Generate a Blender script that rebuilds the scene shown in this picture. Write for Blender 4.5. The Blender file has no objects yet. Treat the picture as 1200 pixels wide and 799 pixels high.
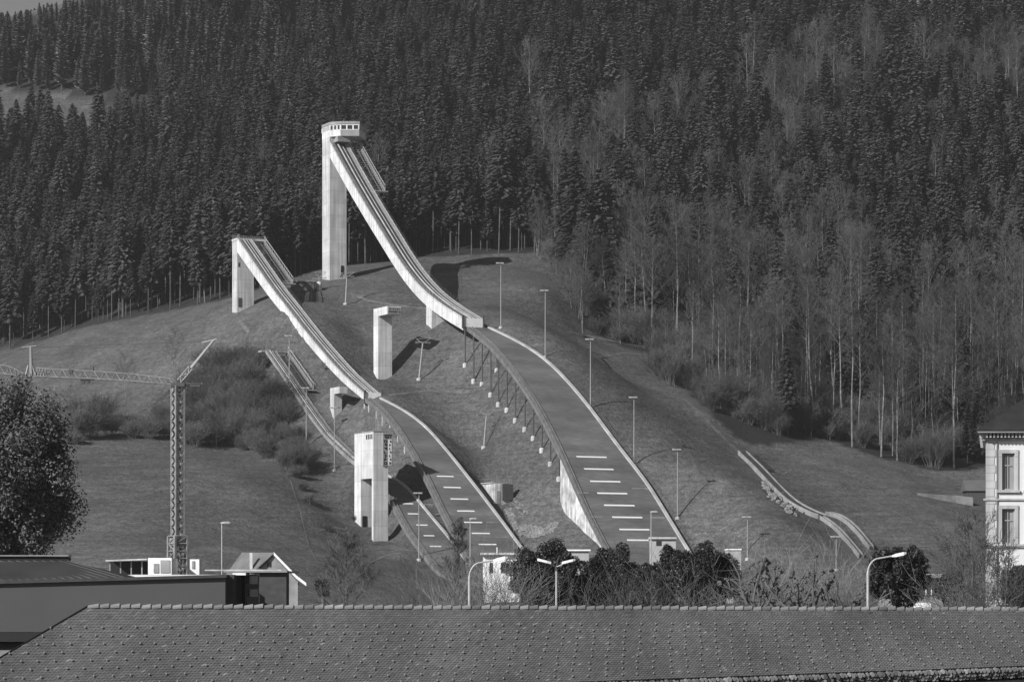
import bpy, math, random
import numpy as np
from mathutils import Vector, Matrix
random.seed(7); rng = np.random.default_rng(11)
R = math.radians
sc = bpy.context.scene
col = sc.collection
# ---------------------------------------------------------------- camera model (telephoto from a window of the town)
F, CX, HY, CZ = 3250.0, 600.0, 690.0, 14.0
def at(px, py, Y):
    """world point at depth Y for a position measured in the photograph (1200 px wide)"""
    return ((px-CX)/F*Y, Y, CZ+(HY-py)/F*Y)
cam = bpy.data.cameras.new('camera'); camo = bpy.data.objects.new('camera', cam); col.objects.link(camo)
camo.location = (0, 0, CZ); camo.rotation_euler = (R(90), 0, 0)
cam.lens = 36*F/1200; cam.shift_y = (HY-399.5)/1200; cam.clip_start = 1; cam.clip_end = 12000
sc.camera = camo
# ---------------------------------------------------------------- light
SUN = Vector((-0.71, -0.70, 0.57)).normalized()
el = math.asin(SUN.z); az = math.atan2(SUN.x, SUN.y)
w = bpy.data.worlds.new('World'); sc.world = w; w.use_nodes = True
nt = w.node_tree; nt.nodes.clear()
sky = nt.nodes.new('ShaderNodeTexSky'); sky.sky_type = 'NISHITA'; sky.sun_disc = False
sky.sun_elevation = el; sky.sun_rotation = az % (2*math.pi); sky.altitude = 900; sky.air_density = 1.0; sky.dust_density = 1.5
sep = nt.nodes.new('ShaderNodeSeparateColor'); m1 = nt.nodes.new('ShaderNodeMath'); m1.operation = 'MULTIPLY'; m1.inputs[1].default_value = .75
m2 = nt.nodes.new('ShaderNodeMath'); m2.operation = 'MULTIPLY_ADD'; m2.inputs[1].default_value = .25
bg = nt.nodes.new('ShaderNodeBackground'); bg.inputs[1].default_value = 0.065
wo = nt.nodes.new('ShaderNodeOutputWorld')
nt.links.new(sky.outputs[0], sep.inputs[0]); nt.links.new(sep.outputs[0], m1.inputs[0]); nt.links.new(sep.outputs[1], m2.inputs[0])
nt.links.new(m1.outputs[0], m2.inputs[2]); nt.links.new(m2.outputs[0], bg.inputs[0]); nt.links.new(bg.outputs[0], wo.inputs[0])
sl = bpy.data.lights.new('sun', 'SUN'); sl.energy = 4.6; sl.angle = R(.5); sl.color = (1, 1, 1)
slo = bpy.data.objects.new('sun', sl); col.objects.link(slo); slo.rotation_euler = SUN.to_track_quat('Z', 'Y').to_euler(); slo.location = (-200, -100, 300)
vs = sc.view_settings; sc.display_settings.display_device = 'sRGB'
vs.view_transform = 'Standard'; vs.look = 'None'; vs.gamma = 1; vs.use_curve_mapping = False; vs.exposure = 0.36
sc.render.engine = 'CYCLES'
sc.cycles.max_bounces = 5; sc.cycles.diffuse_bounces = 2; sc.cycles.glossy_bounces = 2; sc.cycles.transmission_bounces = 2
sc.cycles.volume_bounces = 0; sc.cycles.use_denoising = True
sc.cycles.caustics_reflective = False; sc.cycles.caustics_refractive = False
# ---------------------------------------------------------------- materials (all grey: the photograph is monochrome)
def g3(v): return (v, v, v, 1)
def mat(name, v, rough=.85, var=0.0, scale=1.0, bump=0.0, bscale=None, stretch=(1, 1, 1), var2=0.0, scale2=8.0, spec=.3, metal=0.0, attr=None, coords='Object', streak=0.0):
    m = bpy.data.materials.new(name); m.use_nodes = True; t = m.node_tree; n = t.nodes; L = t.links
    b = n['Principled BSDF']; b.inputs['Roughness'].default_value = rough; b.inputs['Specular IOR Level'].default_value = spec
    b.inputs['Metallic'].default_value = metal
    b.inputs['Base Color'].default_value = g3(v)
    if var or bump or var2 or attr or streak:
        tc = n.new('ShaderNodeTexCoord'); mp = n.new('ShaderNodeMapping'); mp.inputs['Scale'].default_value = stretch
        L.new(tc.outputs[coords], mp.inputs[0])
        cur = None
        val = n.new('ShaderNodeValue'); val.outputs[0].default_value = v; cur = val.outputs[0]
        def mul(sock, amt, lo=-.5):
            nonlocal cur
            a = n.new('ShaderNodeMath'); a.operation = 'MULTIPLY_ADD'; L.new(sock, a.inputs[0]); a.inputs[1].default_value = 2*amt; a.inputs[2].default_value = 1-amt
            c = n.new('ShaderNodeMath'); c.operation = 'MULTIPLY'; c.use_clamp = True; L.new(cur, c.inputs[0]); L.new(a.outputs[0], c.inputs[1]); cur = c.outputs[0]
        if var:
            z = n.new('ShaderNodeTexNoise'); z.inputs['Scale'].default_value = scale; z.inputs['Detail'].default_value = 6; L.new(mp.outputs[0], z.inputs['Vector'])
            rr = n.new('ShaderNodeMapRange'); rr.inputs[1].default_value = .3; rr.inputs[2].default_value = .7; L.new(z.outputs[0], rr.inputs[0]); mul(rr.outputs[0], var)
        if var2:
            z = n.new('ShaderNodeTexNoise'); z.inputs['Scale'].default_value = scale2; z.inputs['Detail'].default_value = 4; L.new(mp.outputs[0], z.inputs['Vector'])
            rr = n.new('ShaderNodeMapRange'); rr.inputs[1].default_value = .3; rr.inputs[2].default_value = .7; L.new(z.outputs[0], rr.inputs[0]); mul(rr.outputs[0], var2)
        if streak:   # rain streaks running down a wall
            mp2 = n.new('ShaderNodeMapping'); mp2.inputs['Scale'].default_value = (1.6, 1.6, .07); L.new(tc.outputs[coords], mp2.inputs[0])
            z = n.new('ShaderNodeTexNoise'); z.inputs['Scale'].default_value = 1.0; z.inputs['Detail'].default_value = 5; L.new(mp2.outputs[0], z.inputs['Vector'])
            rr = n.new('ShaderNodeMapRange'); rr.inputs[1].default_value = .35; rr.inputs[2].default_value = .7; L.new(z.outputs[0], rr.inputs[0]); mul(rr.outputs[0], streak)
        if attr:
            at_ = n.new('ShaderNodeAttribute'); at_.attribute_name = attr
            c = n.new('ShaderNodeMath'); c.operation = 'MULTIPLY'; L.new(cur, c.inputs[0]); L.new(at_.outputs['Fac'], c.inputs[1]); cur = c.outputs[0]
        cb = n.new('ShaderNodeCombineColor')
        for i in range(3): L.new(cur, cb.inputs[i])
        L.new(cb.outputs[0], b.inputs['Base Color'])
        if bump:
            z = n.new('ShaderNodeTexNoise'); z.inputs['Scale'].default_value = bscale or scale*4; z.inputs['Detail'].default_value = 5; L.new(mp.outputs[0], z.inputs['Vector'])
            bp = n.new('ShaderNodeBump'); bp.inputs['Strength'].default_value = 1; bp.inputs['Distance'].default_value = bump; L.new(z.outputs[0], bp.inputs['Height']); L.new(bp.outputs[0], b.inputs['Normal'])
    return m
M = {}
def per_tree(m, lo, hi):
    """every tree of a kind has its own tone"""
    t = m.node_tree; n = t.nodes; L = t.links; b = n['Principled BSDF']; src = b.inputs['Base Color'].links[0].from_socket
    oi = n.new('ShaderNodeObjectInfo'); a = n.new('ShaderNodeMapRange'); a.inputs[3].default_value = lo; a.inputs[4].default_value = hi; L.new(oi.outputs['Random'], a.inputs[0])
    mx = n.new('ShaderNodeVectorMath'); mx.operation = 'SCALE'; L.new(src, mx.inputs[0]); L.new(a.outputs[0], mx.inputs['Scale']); L.new(mx.outputs[0], b.inputs['Base Color']); return m
def panel_concrete(name, v, h=3.2, dark=.22, rnd=.12, base=None):
    """board-marked concrete with lift joints every 3.2 m, streaks and blotches"""
    m = base or mat(name, v, .9, .14, .35, .01, 3, streak=.22)
    t = m.node_tree; n = t.nodes; L = t.links; b = n['Principled BSDF']
    src = b.inputs['Base Color'].links[0].from_socket
    tc = n.new('ShaderNodeTexCoord'); sp = n.new('ShaderNodeSeparateXYZ'); L.new(tc.outputs['Object'], sp.inputs[0])
    d = n.new('ShaderNodeMath'); d.operation = 'DIVIDE'; d.inputs[1].default_value = h; L.new(sp.outputs[2], d.inputs[0])
    fr = n.new('ShaderNodeMath'); fr.operation = 'FRACT'; L.new(d.outputs[0], fr.inputs[0])
    lt = n.new('ShaderNodeMath'); lt.operation = 'LESS_THAN'; lt.inputs[1].default_value = .035; L.new(fr.outputs[0], lt.inputs[0])
    fl = n.new('ShaderNodeMath'); fl.operation = 'FLOOR'; L.new(d.outputs[0], fl.inputs[0])
    wn = n.new('ShaderNodeTexWhiteNoise'); wn.noise_dimensions = '1D'; L.new(fl.outputs[0], wn.inputs['W'])
    a = n.new('ShaderNodeMath'); a.operation = 'MULTIPLY_ADD'; a.inputs[1].default_value = rnd; a.inputs[2].default_value = 1-rnd/2; L.new(wn.outputs[0], a.inputs[0])
    k = n.new('ShaderNodeMath'); k.operation = 'MULTIPLY_ADD'; k.inputs[1].default_value = -dark; L.new(lt.outputs[0], k.inputs[0]); L.new(a.outputs[0], k.inputs[2])
    mx = n.new('ShaderNodeVectorMath'); mx.operation = 'MULTIPLY'; cb = n.new('ShaderNodeCombineXYZ')
    for i in range(3): L.new(k.outputs[0], cb.inputs[i])
    L.new(src, mx.inputs[0]); L.new(cb.outputs[0], mx.inputs[1]); L.new(mx.outputs[0], b.inputs['Base Color'])
    return m
M['concrete'] = panel_concrete('concrete', .44)
M['concrete_white'] = panel_concrete('concrete_white', .56)
M['concrete_soiled'] = mat('concrete_soiled', .46, .9, .45, .5, .02, 2, streak=.35)
M['concrete_old'] = mat('concrete_old', .26, .9, .3, .5, .02, 3)
M['deck'] = mat('deck', .13, .8, .2, .6)
M['deck_light'] = mat('deck_light', .27, .8, .15, .6)
M['track'] = mat('track', .045, .6, .2, .8)
M['mats'] = mat('mats', .122, .75, .3, .13, .01, 6, stretch=(.3, .8, 2.2), var2=.16, scale2=1.2)
panel_concrete('', 0, 1.55, .16, .13, M['mats'])
M['curb'] = mat('curb', .40, .8, .22, .35)
M['marking'] = mat('marking', .75, .6)
M['marking_faded'] = mat('marking_faded', .2, .7, .3, 1)
M['steel'] = mat('steel', .24, .5, .2, 2, spec=.5)
M['steel_dark'] = mat('steel_dark', .07, .6, .2, 2)
M['steel_light'] = mat('steel_light', .36, .5, .15, 2, spec=.5)
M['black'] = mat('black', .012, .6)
M['glass'] = mat('glass', .02, .08, spec=.9)
M['white_paint'] = mat('white_paint', .78, .6, .06, 2)
M['plaster'] = mat('plaster', .36, .9, .07, .3, streak=.06)
M['bark'] = mat('bark', .10, .9, .3, .6)
M['bark_pale'] = mat('bark_pale', .17, .85, .6, .25, var2=.4, scale2=1.5)
M['bark_spruce'] = mat('bark_spruce', .085, .9, .5, .3, var2=.4, scale2=2)
M['edge_grey'] = mat('edge_grey', .14, .8, .25, .6)
M['metal_roof'] = mat('metal_roof', .045, .9, .15, .4, spec=.1)
M['cabin_grey'] = mat('cabin_grey', .26, .8, .1, .5)
M['twigs'] = mat('twigs', .10, .9, .2, .4)
M['twigs_bright'] = mat('twigs_bright', .17, .9, .3, .4)
M['twigs_pale'] = mat('twigs_pale', .078, .9, .3, .4)
M['needles'] = mat('needles', .042, .9, attr='tone', spec=.1)
M['needles_larch'] = mat('needles_larch', .09, .8, attr='tone', spec=.2)
per_tree(M['needles'], .68, 1.3); per_tree(M['needles_larch'], .75, 1.3)
M['leaves'] = mat('leaves', .10, .7, attr='tone', spec=.25)
M['leaves_dark'] = mat('leaves_dark', .02, .5, attr='tone', spec=.35)
M['roof_tile'] = mat('roof_tile', .112, .9, .24, .22, var2=.08, scale2=3, attr='tone')
M['roof_plain'] = mat('roof_plain', .10, .8, .12, .7)
M['brick_dark'] = mat('brick_dark', .06, .9, .2, 2)
M['rock'] = mat('rock', .19, .95, .35, .5, .1, 2)
M['takeoff'] = mat('takeoff', .8, .7, .08, .8)
M['edge_pale'] = mat('edge_pale', .24, .85, .25, .5)
M['house_roof'] = mat('house_roof', .14, .85, .2, .6)
M['guard_metal'] = mat('guard_metal', .17, .8)
M['slate'] = mat('slate', .032, .85, .2, .8, spec=.1)
M['crane_steel'] = mat('crane_steel', .23, .6, .25, 1.5)
M['path'] = mat('path', .115, .95, .4, .5)
# ---------------------------------------------------------------- mesh builder and tagging
class MB:
    def __init__(s): s.v = []; s.f = []; s.m = []; s.tone = None
    def add(s, vs, fs, mi=0):
        o = len(s.v); s.v += [tuple(map(float, p)) for p in vs]; s.f += [tuple(i+o for i in f) for f in fs]; s.m += [mi]*len(fs); return s
    def hexa(s, p, mi=0):   # 4 bottom points (ccw), 4 top points
        return s.add(p, [(3, 2, 1, 0), (4, 5, 6, 7), (0, 1, 5, 4), (1, 2, 6, 5), (2, 3, 7, 6), (3, 0, 4, 7)], mi)
    def box(s, c, size, rz=0, mi=0):   # c = centre of the box
        hx, hy, hz = size[0]/2, size[1]/2, size[2]/2; ca, sa = math.cos(rz), math.sin(rz)
        P = [(c[0]+x*ca-y*sa, c[1]+x*sa+y*ca, c[2]+z) for z in (-hz, hz) for x, y in ((-hx, -hy), (hx, -hy), (hx, hy), (-hx, hy))]
        return s.hexa(P, mi)
    def tube(s, pts, rad, n=6, mi=0, caps=True):
        pts = [Vector(p) for p in pts]; rad = rad if hasattr(rad, '__len__') else [rad]*len(pts)
        o = len(s.v); prev = None
        for i, p in enumerate(pts):
            d = (pts[min(i+1, len(pts)-1)]-pts[max(i-1, 0)])
            if d.length < 1e-9: d = Vector((0, 0, 1))
            d.normalize()
            a = (prev if prev is not None else (Vector((1, 0, 0)) if abs(d.x) < .8 else Vector((0, 1, 0))))
            a = (a-d*a.dot(d)); a.normalize(); prev = a; b = d.cross(a)
            for k in range(n):
                t = 2*math.pi*k/n; q = p+(a*math.cos(t)+b*math.sin(t))*rad[i]; s.v.append(tuple(q))
        for i in range(len(pts)-1):
            for k in range(n):
                k2 = (k+1) % n; s.f.append((o+i*n+k, o+i*n+k2, o+(i+1)*n+k2, o+(i+1)*n+k)); s.m.append(mi)
        if caps and n > 2:
            s.f.append(tuple(o+k for k in reversed(range(n)))); s.m.append(mi)
            e = o+(len(pts)-1)*n; s.f.append(tuple(e+k for k in range(n))); s.m.append(mi)
        return s
    def loft(s, secs, mi=0, closed=True, caps=True):   # list of cross sections with equal point counts
        n = len(secs[0]); o = len(s.v)
        for c in secs: s.v += [tuple(map(float, p)) for p in c]
        for i in range(len(secs)-1):
            for k in range(n if closed else n-1):
                k2 = (k+1) % n; s.f.append((o+i*n+k, o+i*n+k2, o+(i+1)*n+k2, o+(i+1)*n+k)); s.m.append(mi)
        if caps and closed:
            s.f.append(tuple(o+k for k in reversed(range(n)))); e = o+(len(secs)-1)*n; s.f.append(tuple(e+k for k in range(n))); s.m += [mi, mi]
        return s
    def lathe(s, c, prof, n=12, mi=0):
        return s.loft([[(c[0]+r*math.cos(2*math.pi*k/n), c[1]+r*math.sin(2*math.pi*k/n), c[2]+z) for k in range(n)] for r, z in prof], mi)
    def build(s, name, m, parent=None, origin=None, smooth=False):
        if parent is not None and origin is None: origin = parent.get('_o', (0, 0, 0))
        if origin is None:
            a = np.array(s.v); origin = (float((a[:, 0].min()+a[:, 0].max())/2), float((a[:, 1].min()+a[:, 1].max())/2), float(a[:, 2].min()))
        me = bpy.data.meshes.new(name)
        a = np.array(s.v)-np.array(origin)
        me.from_pydata(a.tolist(), [], s.f)
        ms = m if isinstance(m, (list, tuple)) else [m]
        for k in ms: me.materials.append(k)
        if len(ms) > 1: me.polygons.foreach_set('material_index', s.m)
        if smooth: me.polygons.foreach_set('use_smooth', [True]*len(s.f))
        if s.tone is not None:
            at_ = me.attributes.new('tone', 'FLOAT', 'FACE'); at_.data.foreach_set('value', np.asarray(s.tone, dtype=np.float32))
        o = bpy.data.objects.new(name, me); col.objects.link(o)
        if parent is not None:
            o.parent = parent; po = parent.get('_o', (0, 0, 0)); o.location = tuple(origin[i]-po[i] for i in range(3)); 
        else: o.location = origin
        o['_o'] = [float(x) for x in origin]
        return o
def thing(name, loc, label, cat, group=None):
    o = bpy.data.objects.new(name, None); col.objects.link(o); o.location = loc; o.empty_display_size = .5
    o['_o'] = [float(x) for x in loc]; o['label'] = label; o['category'] = cat
    if group: o['group'] = group
    return o
def tag(o, label, cat, group=None):
    o['label'] = label; o['category'] = cat
    if group: o['group'] = group
    return o
def copy_tree(o, loc, rz=0, sc_=None, label=None, parent=None):
    c = o.copy(); col.objects.link(c)
    if parent is None:
        c.location = loc; c.rotation_euler = (0, 0, rz)
        if sc_ is not None: c.scale = sc_ if hasattr(sc_, '__len__') else (sc_,)*3
        if label: c['label'] = label
    else: c.parent = parent
    for ch in CH.get(o.name, []): copy_tree(ch, None, parent=c)
    return c
CH = {}
def remember(root):
    CH[root.name] = [x for x in bpy.data.objects if x.parent == root]
    for c in CH[root.name]: CH[c.name] = [x for x in bpy.data.objects if x.parent == c]
# ---------------------------------------------------------------- the three parallel ski jumps: plan axis and profiles
TH = R(26); SN, CS = math.sin(TH), math.cos(TH)      # downhill direction d=(SN,-CS), right-hand direction n=(CS,SN)
class Jump:
    def __init__(s, px, Y, W): s.Ty = Y; s.Tx = (px-CX)/F*Y; s.W = W
    def s_of(s, px, u=0.):
        k = (px-CX)/F; return (k*(s.Ty+u*SN)-s.Tx-u*CS)/(SN+k*CS)
    def xy(s, t, u=0.): return (s.Tx+t*SN+u*CS, s.Ty-t*CS+u*SN)
    def P(s, t, u, z): x, y = s.xy(t, u); return (x, y, z)
    def inrun_from(s, trace):
        S, Z = [], []
        for px, py in trace:
            t = s.s_of(px, -s.W/2); Y = s.xy(t, -s.W/2)[1]; S.append(t); Z.append(CZ+(HY-py)/F*Y)
        s.iS, s.iZ = np.array(S), np.array(Z)
        # smooth resampling
        q = np.linspace(S[0], S[-1], 60); z = np.interp(q, s.iS, s.iZ)
        for _ in range(12): z[1:-1] = (z[:-2]+2*z[1:-1]+z[2:])/4
        s.iS, s.iZ = q, z
    def zi(s, t): return float(np.interp(t, s.iS, s.iZ))
    def landing_from(s, L, Rr, y0, y1):
        ys = np.linspace(y0, y1, 46); xl = np.interp(ys, [p[1] for p in L], [p[0] for p in L]); xr = np.interp(ys, [p[1] for p in Rr], [p[0] for p in Rr])
        for a in (xl, xr):
            for _ in range(10): a[1:-1] = (a[:-2]+2*a[1:-1]+a[2:])/4
        S, Z, Wd = [], [], []
        for y, a, b in zip(ys, xl, xr):
            t = s.s_of((a+b)/2); Y = s.xy(t)[1]; S.append(t); Z.append(CZ+(HY-y)/F*Y); Wd.append((b-a)/F*Y/CS)
        s.lS, s.lZ, s.lW = np.array(S), np.array(Z), np.array(Wd)
        # run on downhill, levelling out to the flat outrun (behind the trees)
        sl = (s.lZ[-1]-s.lZ[-4])/(s.lS[-1]-s.lS[-4]); e = [s.lS[-1]+k*3 for k in range(1, 9)]; z = s.lZ[-1]; zs = []
        for k in range(8): sl *= .72; z += sl*3; zs.append(z)
        s.lS = np.concatenate([s.lS, e]); s.lZ = np.concatenate([s.lZ, zs]); s.lW = np.concatenate([s.lW, [s.lW[-1]]*8])
    def zl(s, t): return float(np.interp(t, s.lS, s.lZ))
    def wl(s, t): return float(np.interp(t, s.lS, s.lW))
JA = Jump(554, 650, 5.0); JB = Jump(437, 630, 3.9); JC = Jump(433, 607, 2.7)
JA.inrun_from([(386.5, 166), (410, 209), (427, 238), (444, 266), (467, 304), (485, 328), (500, 343), (520, 358), (543, 372)])
JB.inrun_from([(278, 279), (317, 336), (337, 361), (353, 382), (377, 411), (400, 437), (426, 460)])
JC.inrun_from([(311, 410), (336, 446), (360, 482), (380, 509), (411, 538), (427, 549)])
JA.landing_from([(553, 384), (565, 391), (576, 401), (588, 415), (604, 434), (630, 472), (654, 518), (671, 556), (690, 600), (709, 637), (716, 650)],
                [(573, 384), (582, 386.5), (617, 403), (647, 426), (683, 466), (730, 529), (759, 565), (798, 629), (811, 650)], 384, 650)
JB.landing_from([(433, 467), (440, 470), (455, 483), (470, 504), (484, 526), (503, 560), (524, 604), (546, 644), (555, 660)],
                [(446, 467), (464, 474), (485, 488), (500, 500), (528, 533), (558, 571), (587, 609), (615, 647), (625, 660)], 467, 660)
JC.landing_from([(429, 552), (440, 556), (447, 562), (454, 570), (470, 602), (484, 626), (502, 650), (513, 664)],
                [(441, 552), (454, 556), (466, 562), (480, 574), (506, 606), (528, 632), (545, 655), (552, 664)], 552, 664)
# ---------------------------------------------------------------- terrain from spot heights
ctrl = []
def c(px, py, Y): ctrl.append(at(px, py, Y))
for p in [(-150, 440, 800), (0, 415, 790), (100, 385, 768), (200, 368, 748), (262, 359, 722), (284, 361, 706), (50, 450, 715), (200, 430, 690), (-200, 520, 690),
          (110, 508, 640), (250, 520, 632), (-100, 530, 640), (340, 560, 600), (100, 600, 562), (200, 600, 560), (330, 640, 545), (200, 655, 520), (0, 660, 520), (-200, 620, 545),
          (400, 665, 530), (300, 690, 505), (450, 695, 510), (380, 600, 585), (300, 470, 660), (330, 500, 640),
          (416, 609, 592), (446, 634, 582), (388, 489, 634), (400, 489, 634), (394, 500, 630), (395, 550, 612), (420, 520, 625),
          (390, 327, 722), (405, 357, 700), (340, 345, 700), (445, 446, 655), (430, 400, 675), (492, 444, 650), (450, 345, 700), (470, 310, 745), (497, 377, 670),
          (540, 306, 762), (600, 300, 765), (640, 312, 758), (570, 340, 705), (640, 345, 706), (690, 398, 700), (720, 410, 694), (770, 432, 686), (720, 440, 662), (770, 470, 647), (830, 488, 648),
          (660, 390, 684), (800, 530, 608), (880, 532, 638), (850, 570, 592), (870, 610, 572), (900, 570, 604), (950, 560, 622), (960, 620, 576), (1000, 550, 642), (1020, 640, 575), (1100, 560, 655), (1200, 550, 668),
          (1100, 625, 585), (1200, 610, 600), (850, 655, 560), (1000, 690, 520), (1200, 690, 520), (1350, 600, 620),
          (480, 466, 634), (530, 520, 617), (568, 524, 622), (590, 600, 592), (650, 640, 576), (575, 580, 602), (600, 650, 570), (560, 460, 640),
          (-200, 250, 910), (0, 240, 900), (300, 228, 900), (600, 200, 900), (850, 172, 900), (1050, 160, 900), (1300, 155, 900),
          (-100, 60, 1100), (0, 22, 1150), (200, -25, 1170), (450, -60, 1150), (700, -30, 1100), (850, 20, 1050), (1010, 74, 990), (1120, 70, 990), (1300, 62, 990),
          (0, 148, 990), (200, 150, 990)]: c(*p)
for px, py, Y in [(0, 22, 1150), (450, -60, 1150)]: x, y, z = at(px, py, Y); ctrl.append((x, 1300, z-3))
for px in (1010, 1200): x, y, z = at(px, 74, 990); ctrl.append((x, 1120, z-4)); ctrl.append((x*1.1, 1300, z-14))
for x in (-300, -150, 0, 150, 300):
    ctrl += [(x, 440, 12), (x, 350, 9), (x, 250, 6), (x, 150, 3), (x, 0, 1)]
# the ground beside and below the jumps
for J, left, right in ((JA, None, 1.3), (JB, None, .9), (JC, .6, .6)):
    for t in np.linspace(6, J.lS[-9], 7):
        wd = J.wl(t)/2; x, y = J.xy(t, wd+1.5); ctrl.append((x, y, J.zl(t)-right))
        if left: x, y = J.xy(t, -wd-1); ctrl.append((x, y, J.zl(t)-left))
footA = [(545, 428), (555, 444), (565, 448), (575, 463), (584, 474), (594, 480), (604, 496), (615, 507), (625, 517), (635, 529), (645, 544), (655, 555), (660, 585), (674, 605), (690, 623), (704, 637)]
FA = []
for px, py in footA:
    t = 0.
    for _ in range(12): t = JA.s_of(px, -JA.wl(t)/2-.6)
    x, y = JA.xy(t, -JA.wl(t)/2-.6); FA.append((t, x, y)); ctrl.append((x, y, CZ+(HY-py)/F*y))
for px, py in [(333, 366), (352, 392), (367, 413), (397, 448)]:
    t = JB.s_of(px, -2.2); x, y = JB.xy(t, -2.2); ctrl.append((x, y, CZ+(HY-py)/F*y))
    x, y = JB.xy(t, 3.2); ctrl.append((x, y, JB.zi(t)-.7))
footB = [(427, 478), (432, 479), (441, 487), (448, 497), (457, 500), (466, 517), (474, 526)]; FB = []
for px, py in footB:
    t = 2.
    for _ in range(12): t = JB.s_of(px, -JB.wl(t)/2-.6)
    x, y = JB.xy(t, -JB.wl(t)/2-.6); FB.append((t, x, y)); ctrl.append((x, y, CZ+(HY-py)/F*y))
for t in (-55, -40, -25, -10):
    for u in (-2.5, 2.5): x, y = JC.xy(t, u); ctrl.append((x, y, JC.zi(t)-1.0))
C_ = np.array(ctrl); XY = C_[:, :2]/100; Zc = C_[:, 2]
def kern(r2): return np.where(r2 > 0, r2*np.log(r2+1e-20)*.5, 0.)
n_ = len(XY); D2 = ((XY[:, None]-XY[None])**2).sum(-1)
A_ = np.zeros((n_+3, n_+3)); A_[:n_, :n_] = kern(D2)+np.eye(n_)*2e-4
A_[:n_, n_] = 1; A_[:n_, n_+1:] = XY; A_[n_, :n_] = 1; A_[n_+1:, :n_] = XY.T
sol = np.linalg.solve(A_, np.concatenate([Zc, [0, 0, 0]]))
def tps(x, y):
    q = np.stack([x, y], -1)/100; out = np.empty(len(q))
    for i in range(0, len(q), 20000):
        b = q[i:i+20000]; r2 = ((b[:, None]-XY[None])**2).sum(-1); out[i:i+20000] = kern(r2)@sol[:n_]+sol[n_]+b@sol[n_+1:]
    return out
def vnoise(x, y, s, seed):
    r = np.random.default_rng(seed).random((256, 256)); u = x/s; v = y/s; i = np.floor(u).astype(int); j = np.floor(v).astype(int); fu = u-i; fv = v-j
    fu = fu*fu*(3-2*fu); fv = fv*fv*(3-2*fv); g = lambda a, b: r[a % 256, b % 256]
    return (g(i, j)*(1-fu)+g(i+1, j)*fu)*(1-fv)+(g(i, j+1)*(1-fu)+g(i+1, j+1)*fu)*fv-.5
def axis(parts):
    a = [parts[0][0]]
    for p0, p1, st in parts:
        n = max(1, int(round((p1-p0)/st))); a += list(np.linspace(p0, p1, n+1)[1:])
    return np.array(a)
gx = axis([(-5000, -1000, 800), (-1000, -330, 60), (-330, -200, 8), (-200, 200, 2), (200, 330, 8), (330, 1000, 60), (1000, 5000, 800)])
gy = axis([(-1500, -60, 240), (-60, 480, 12), (480, 790, 2), (790, 1300, 7), (1300, 2000, 70), (2000, 7000, 1000)])
GX, GY = np.meshgrid(gx, gy, indexing='ij')
cx_ = np.clip(GX.ravel(), -330, 330); cy_ = np.clip(GY.ravel(), -20, 1290)
GZ = tps(cx_, cy_)
fx = GX.ravel(); fy = GY.ravel(); near = np.clip((fy-470)/40, 0, 1)
GZ += near*(vnoise(fx, fy, 21, 1)*1.7+vnoise(fx, fy, 6, 2)*.45+vnoise(fx, fy, 2.7, 3)*.16)
GZ = np.maximum(GZ, -2)
far = np.clip((fy-1290)/200, 0, 1); GZ -= far*np.clip((fy-1290)*.05, 0, 60)
# keep the ground below the jumps' surfaces
for J, gap in ((JA, .9), (JB, .55), (JC, .45)):
    dx = fx-J.Tx; dy = fy-J.Ty; t = dx*SN-dy*CS; u = dx*CS+dy*SN
    wl = np.interp(t, J.lS, J.lW)/2+1.8; m = (t > 1) & (t < J.lS[-1]+3) & (np.abs(u) < wl); GZ[m] = np.minimum(GZ[m], np.interp(t[m], J.lS, J.lZ)-gap)
    m = (t <= 1.5) & (t > J.iS[0]-3) & (u > -J.W/2-1.2) & (u < J.W/2+np.where((t < J.iS[0]+22), 5.5 if J is not JA else 1.2, 1.2)); GZ[m] = np.minimum(GZ[m], np.interp(t[m], J.iS, J.iZ)-gap-.25)
bx0, by0, _ = at(437.6, 631, 583); dx = fx-bx0; dy = fy-by0; t = dx*SN-dy*CS; u = dx*CS+dy*SN      # levelled pad of the judges' tower
ed = np.maximum(np.maximum(-3-u, u-5.), 0)+np.maximum(t-4, 0)+np.maximum(-13-t, 0); m = ed < 4; GZ[m] = np.minimum(GZ[m], 24.1-.46*t[m]+ed[m]*1.0)
GZ = GZ.reshape(GX.shape)
def zt(x, y):
    i = int(np.clip(np.searchsorted(gx, x)-1, 0, len(gx)-2)); j = int(np.clip(np.searchsorted(gy, y)-1, 0, len(gy)-2))
    a = (x-gx[i])/(gx[i+1]-gx[i]); b = (y-gy[j])/(gy[j+1]-gy[j])
    return float((GZ[i, j]*(1-a)+GZ[i+1, j]*a)*(1-b)+(GZ[i, j+1]*(1-a)+GZ[i+1, j+1]*a)*b)
def gnd(px, py, y0=470., y1=1250.):
    """point of the ground that stands at this place of the photograph"""
    k = (px-CX)/F; kz = (HY-py)/F; y = y0
    while y < y1:
        if zt(k*y, y) >= CZ+kz*y:
            a, b = y-2, y
            for _ in range(14):
                mth = (a+b)/2
                if zt(k*mth, mth) >= CZ+kz*mth: b = mth
                else: a = mth
            y = (a+b)/2; return (k*y, y, zt(k*y, y))
        y += 2
    return (k*y1, y1, zt(k*y1, y1))
def proj(x, y, z): return CX+F*x/y, HY-F*(z-CZ)/y
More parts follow.
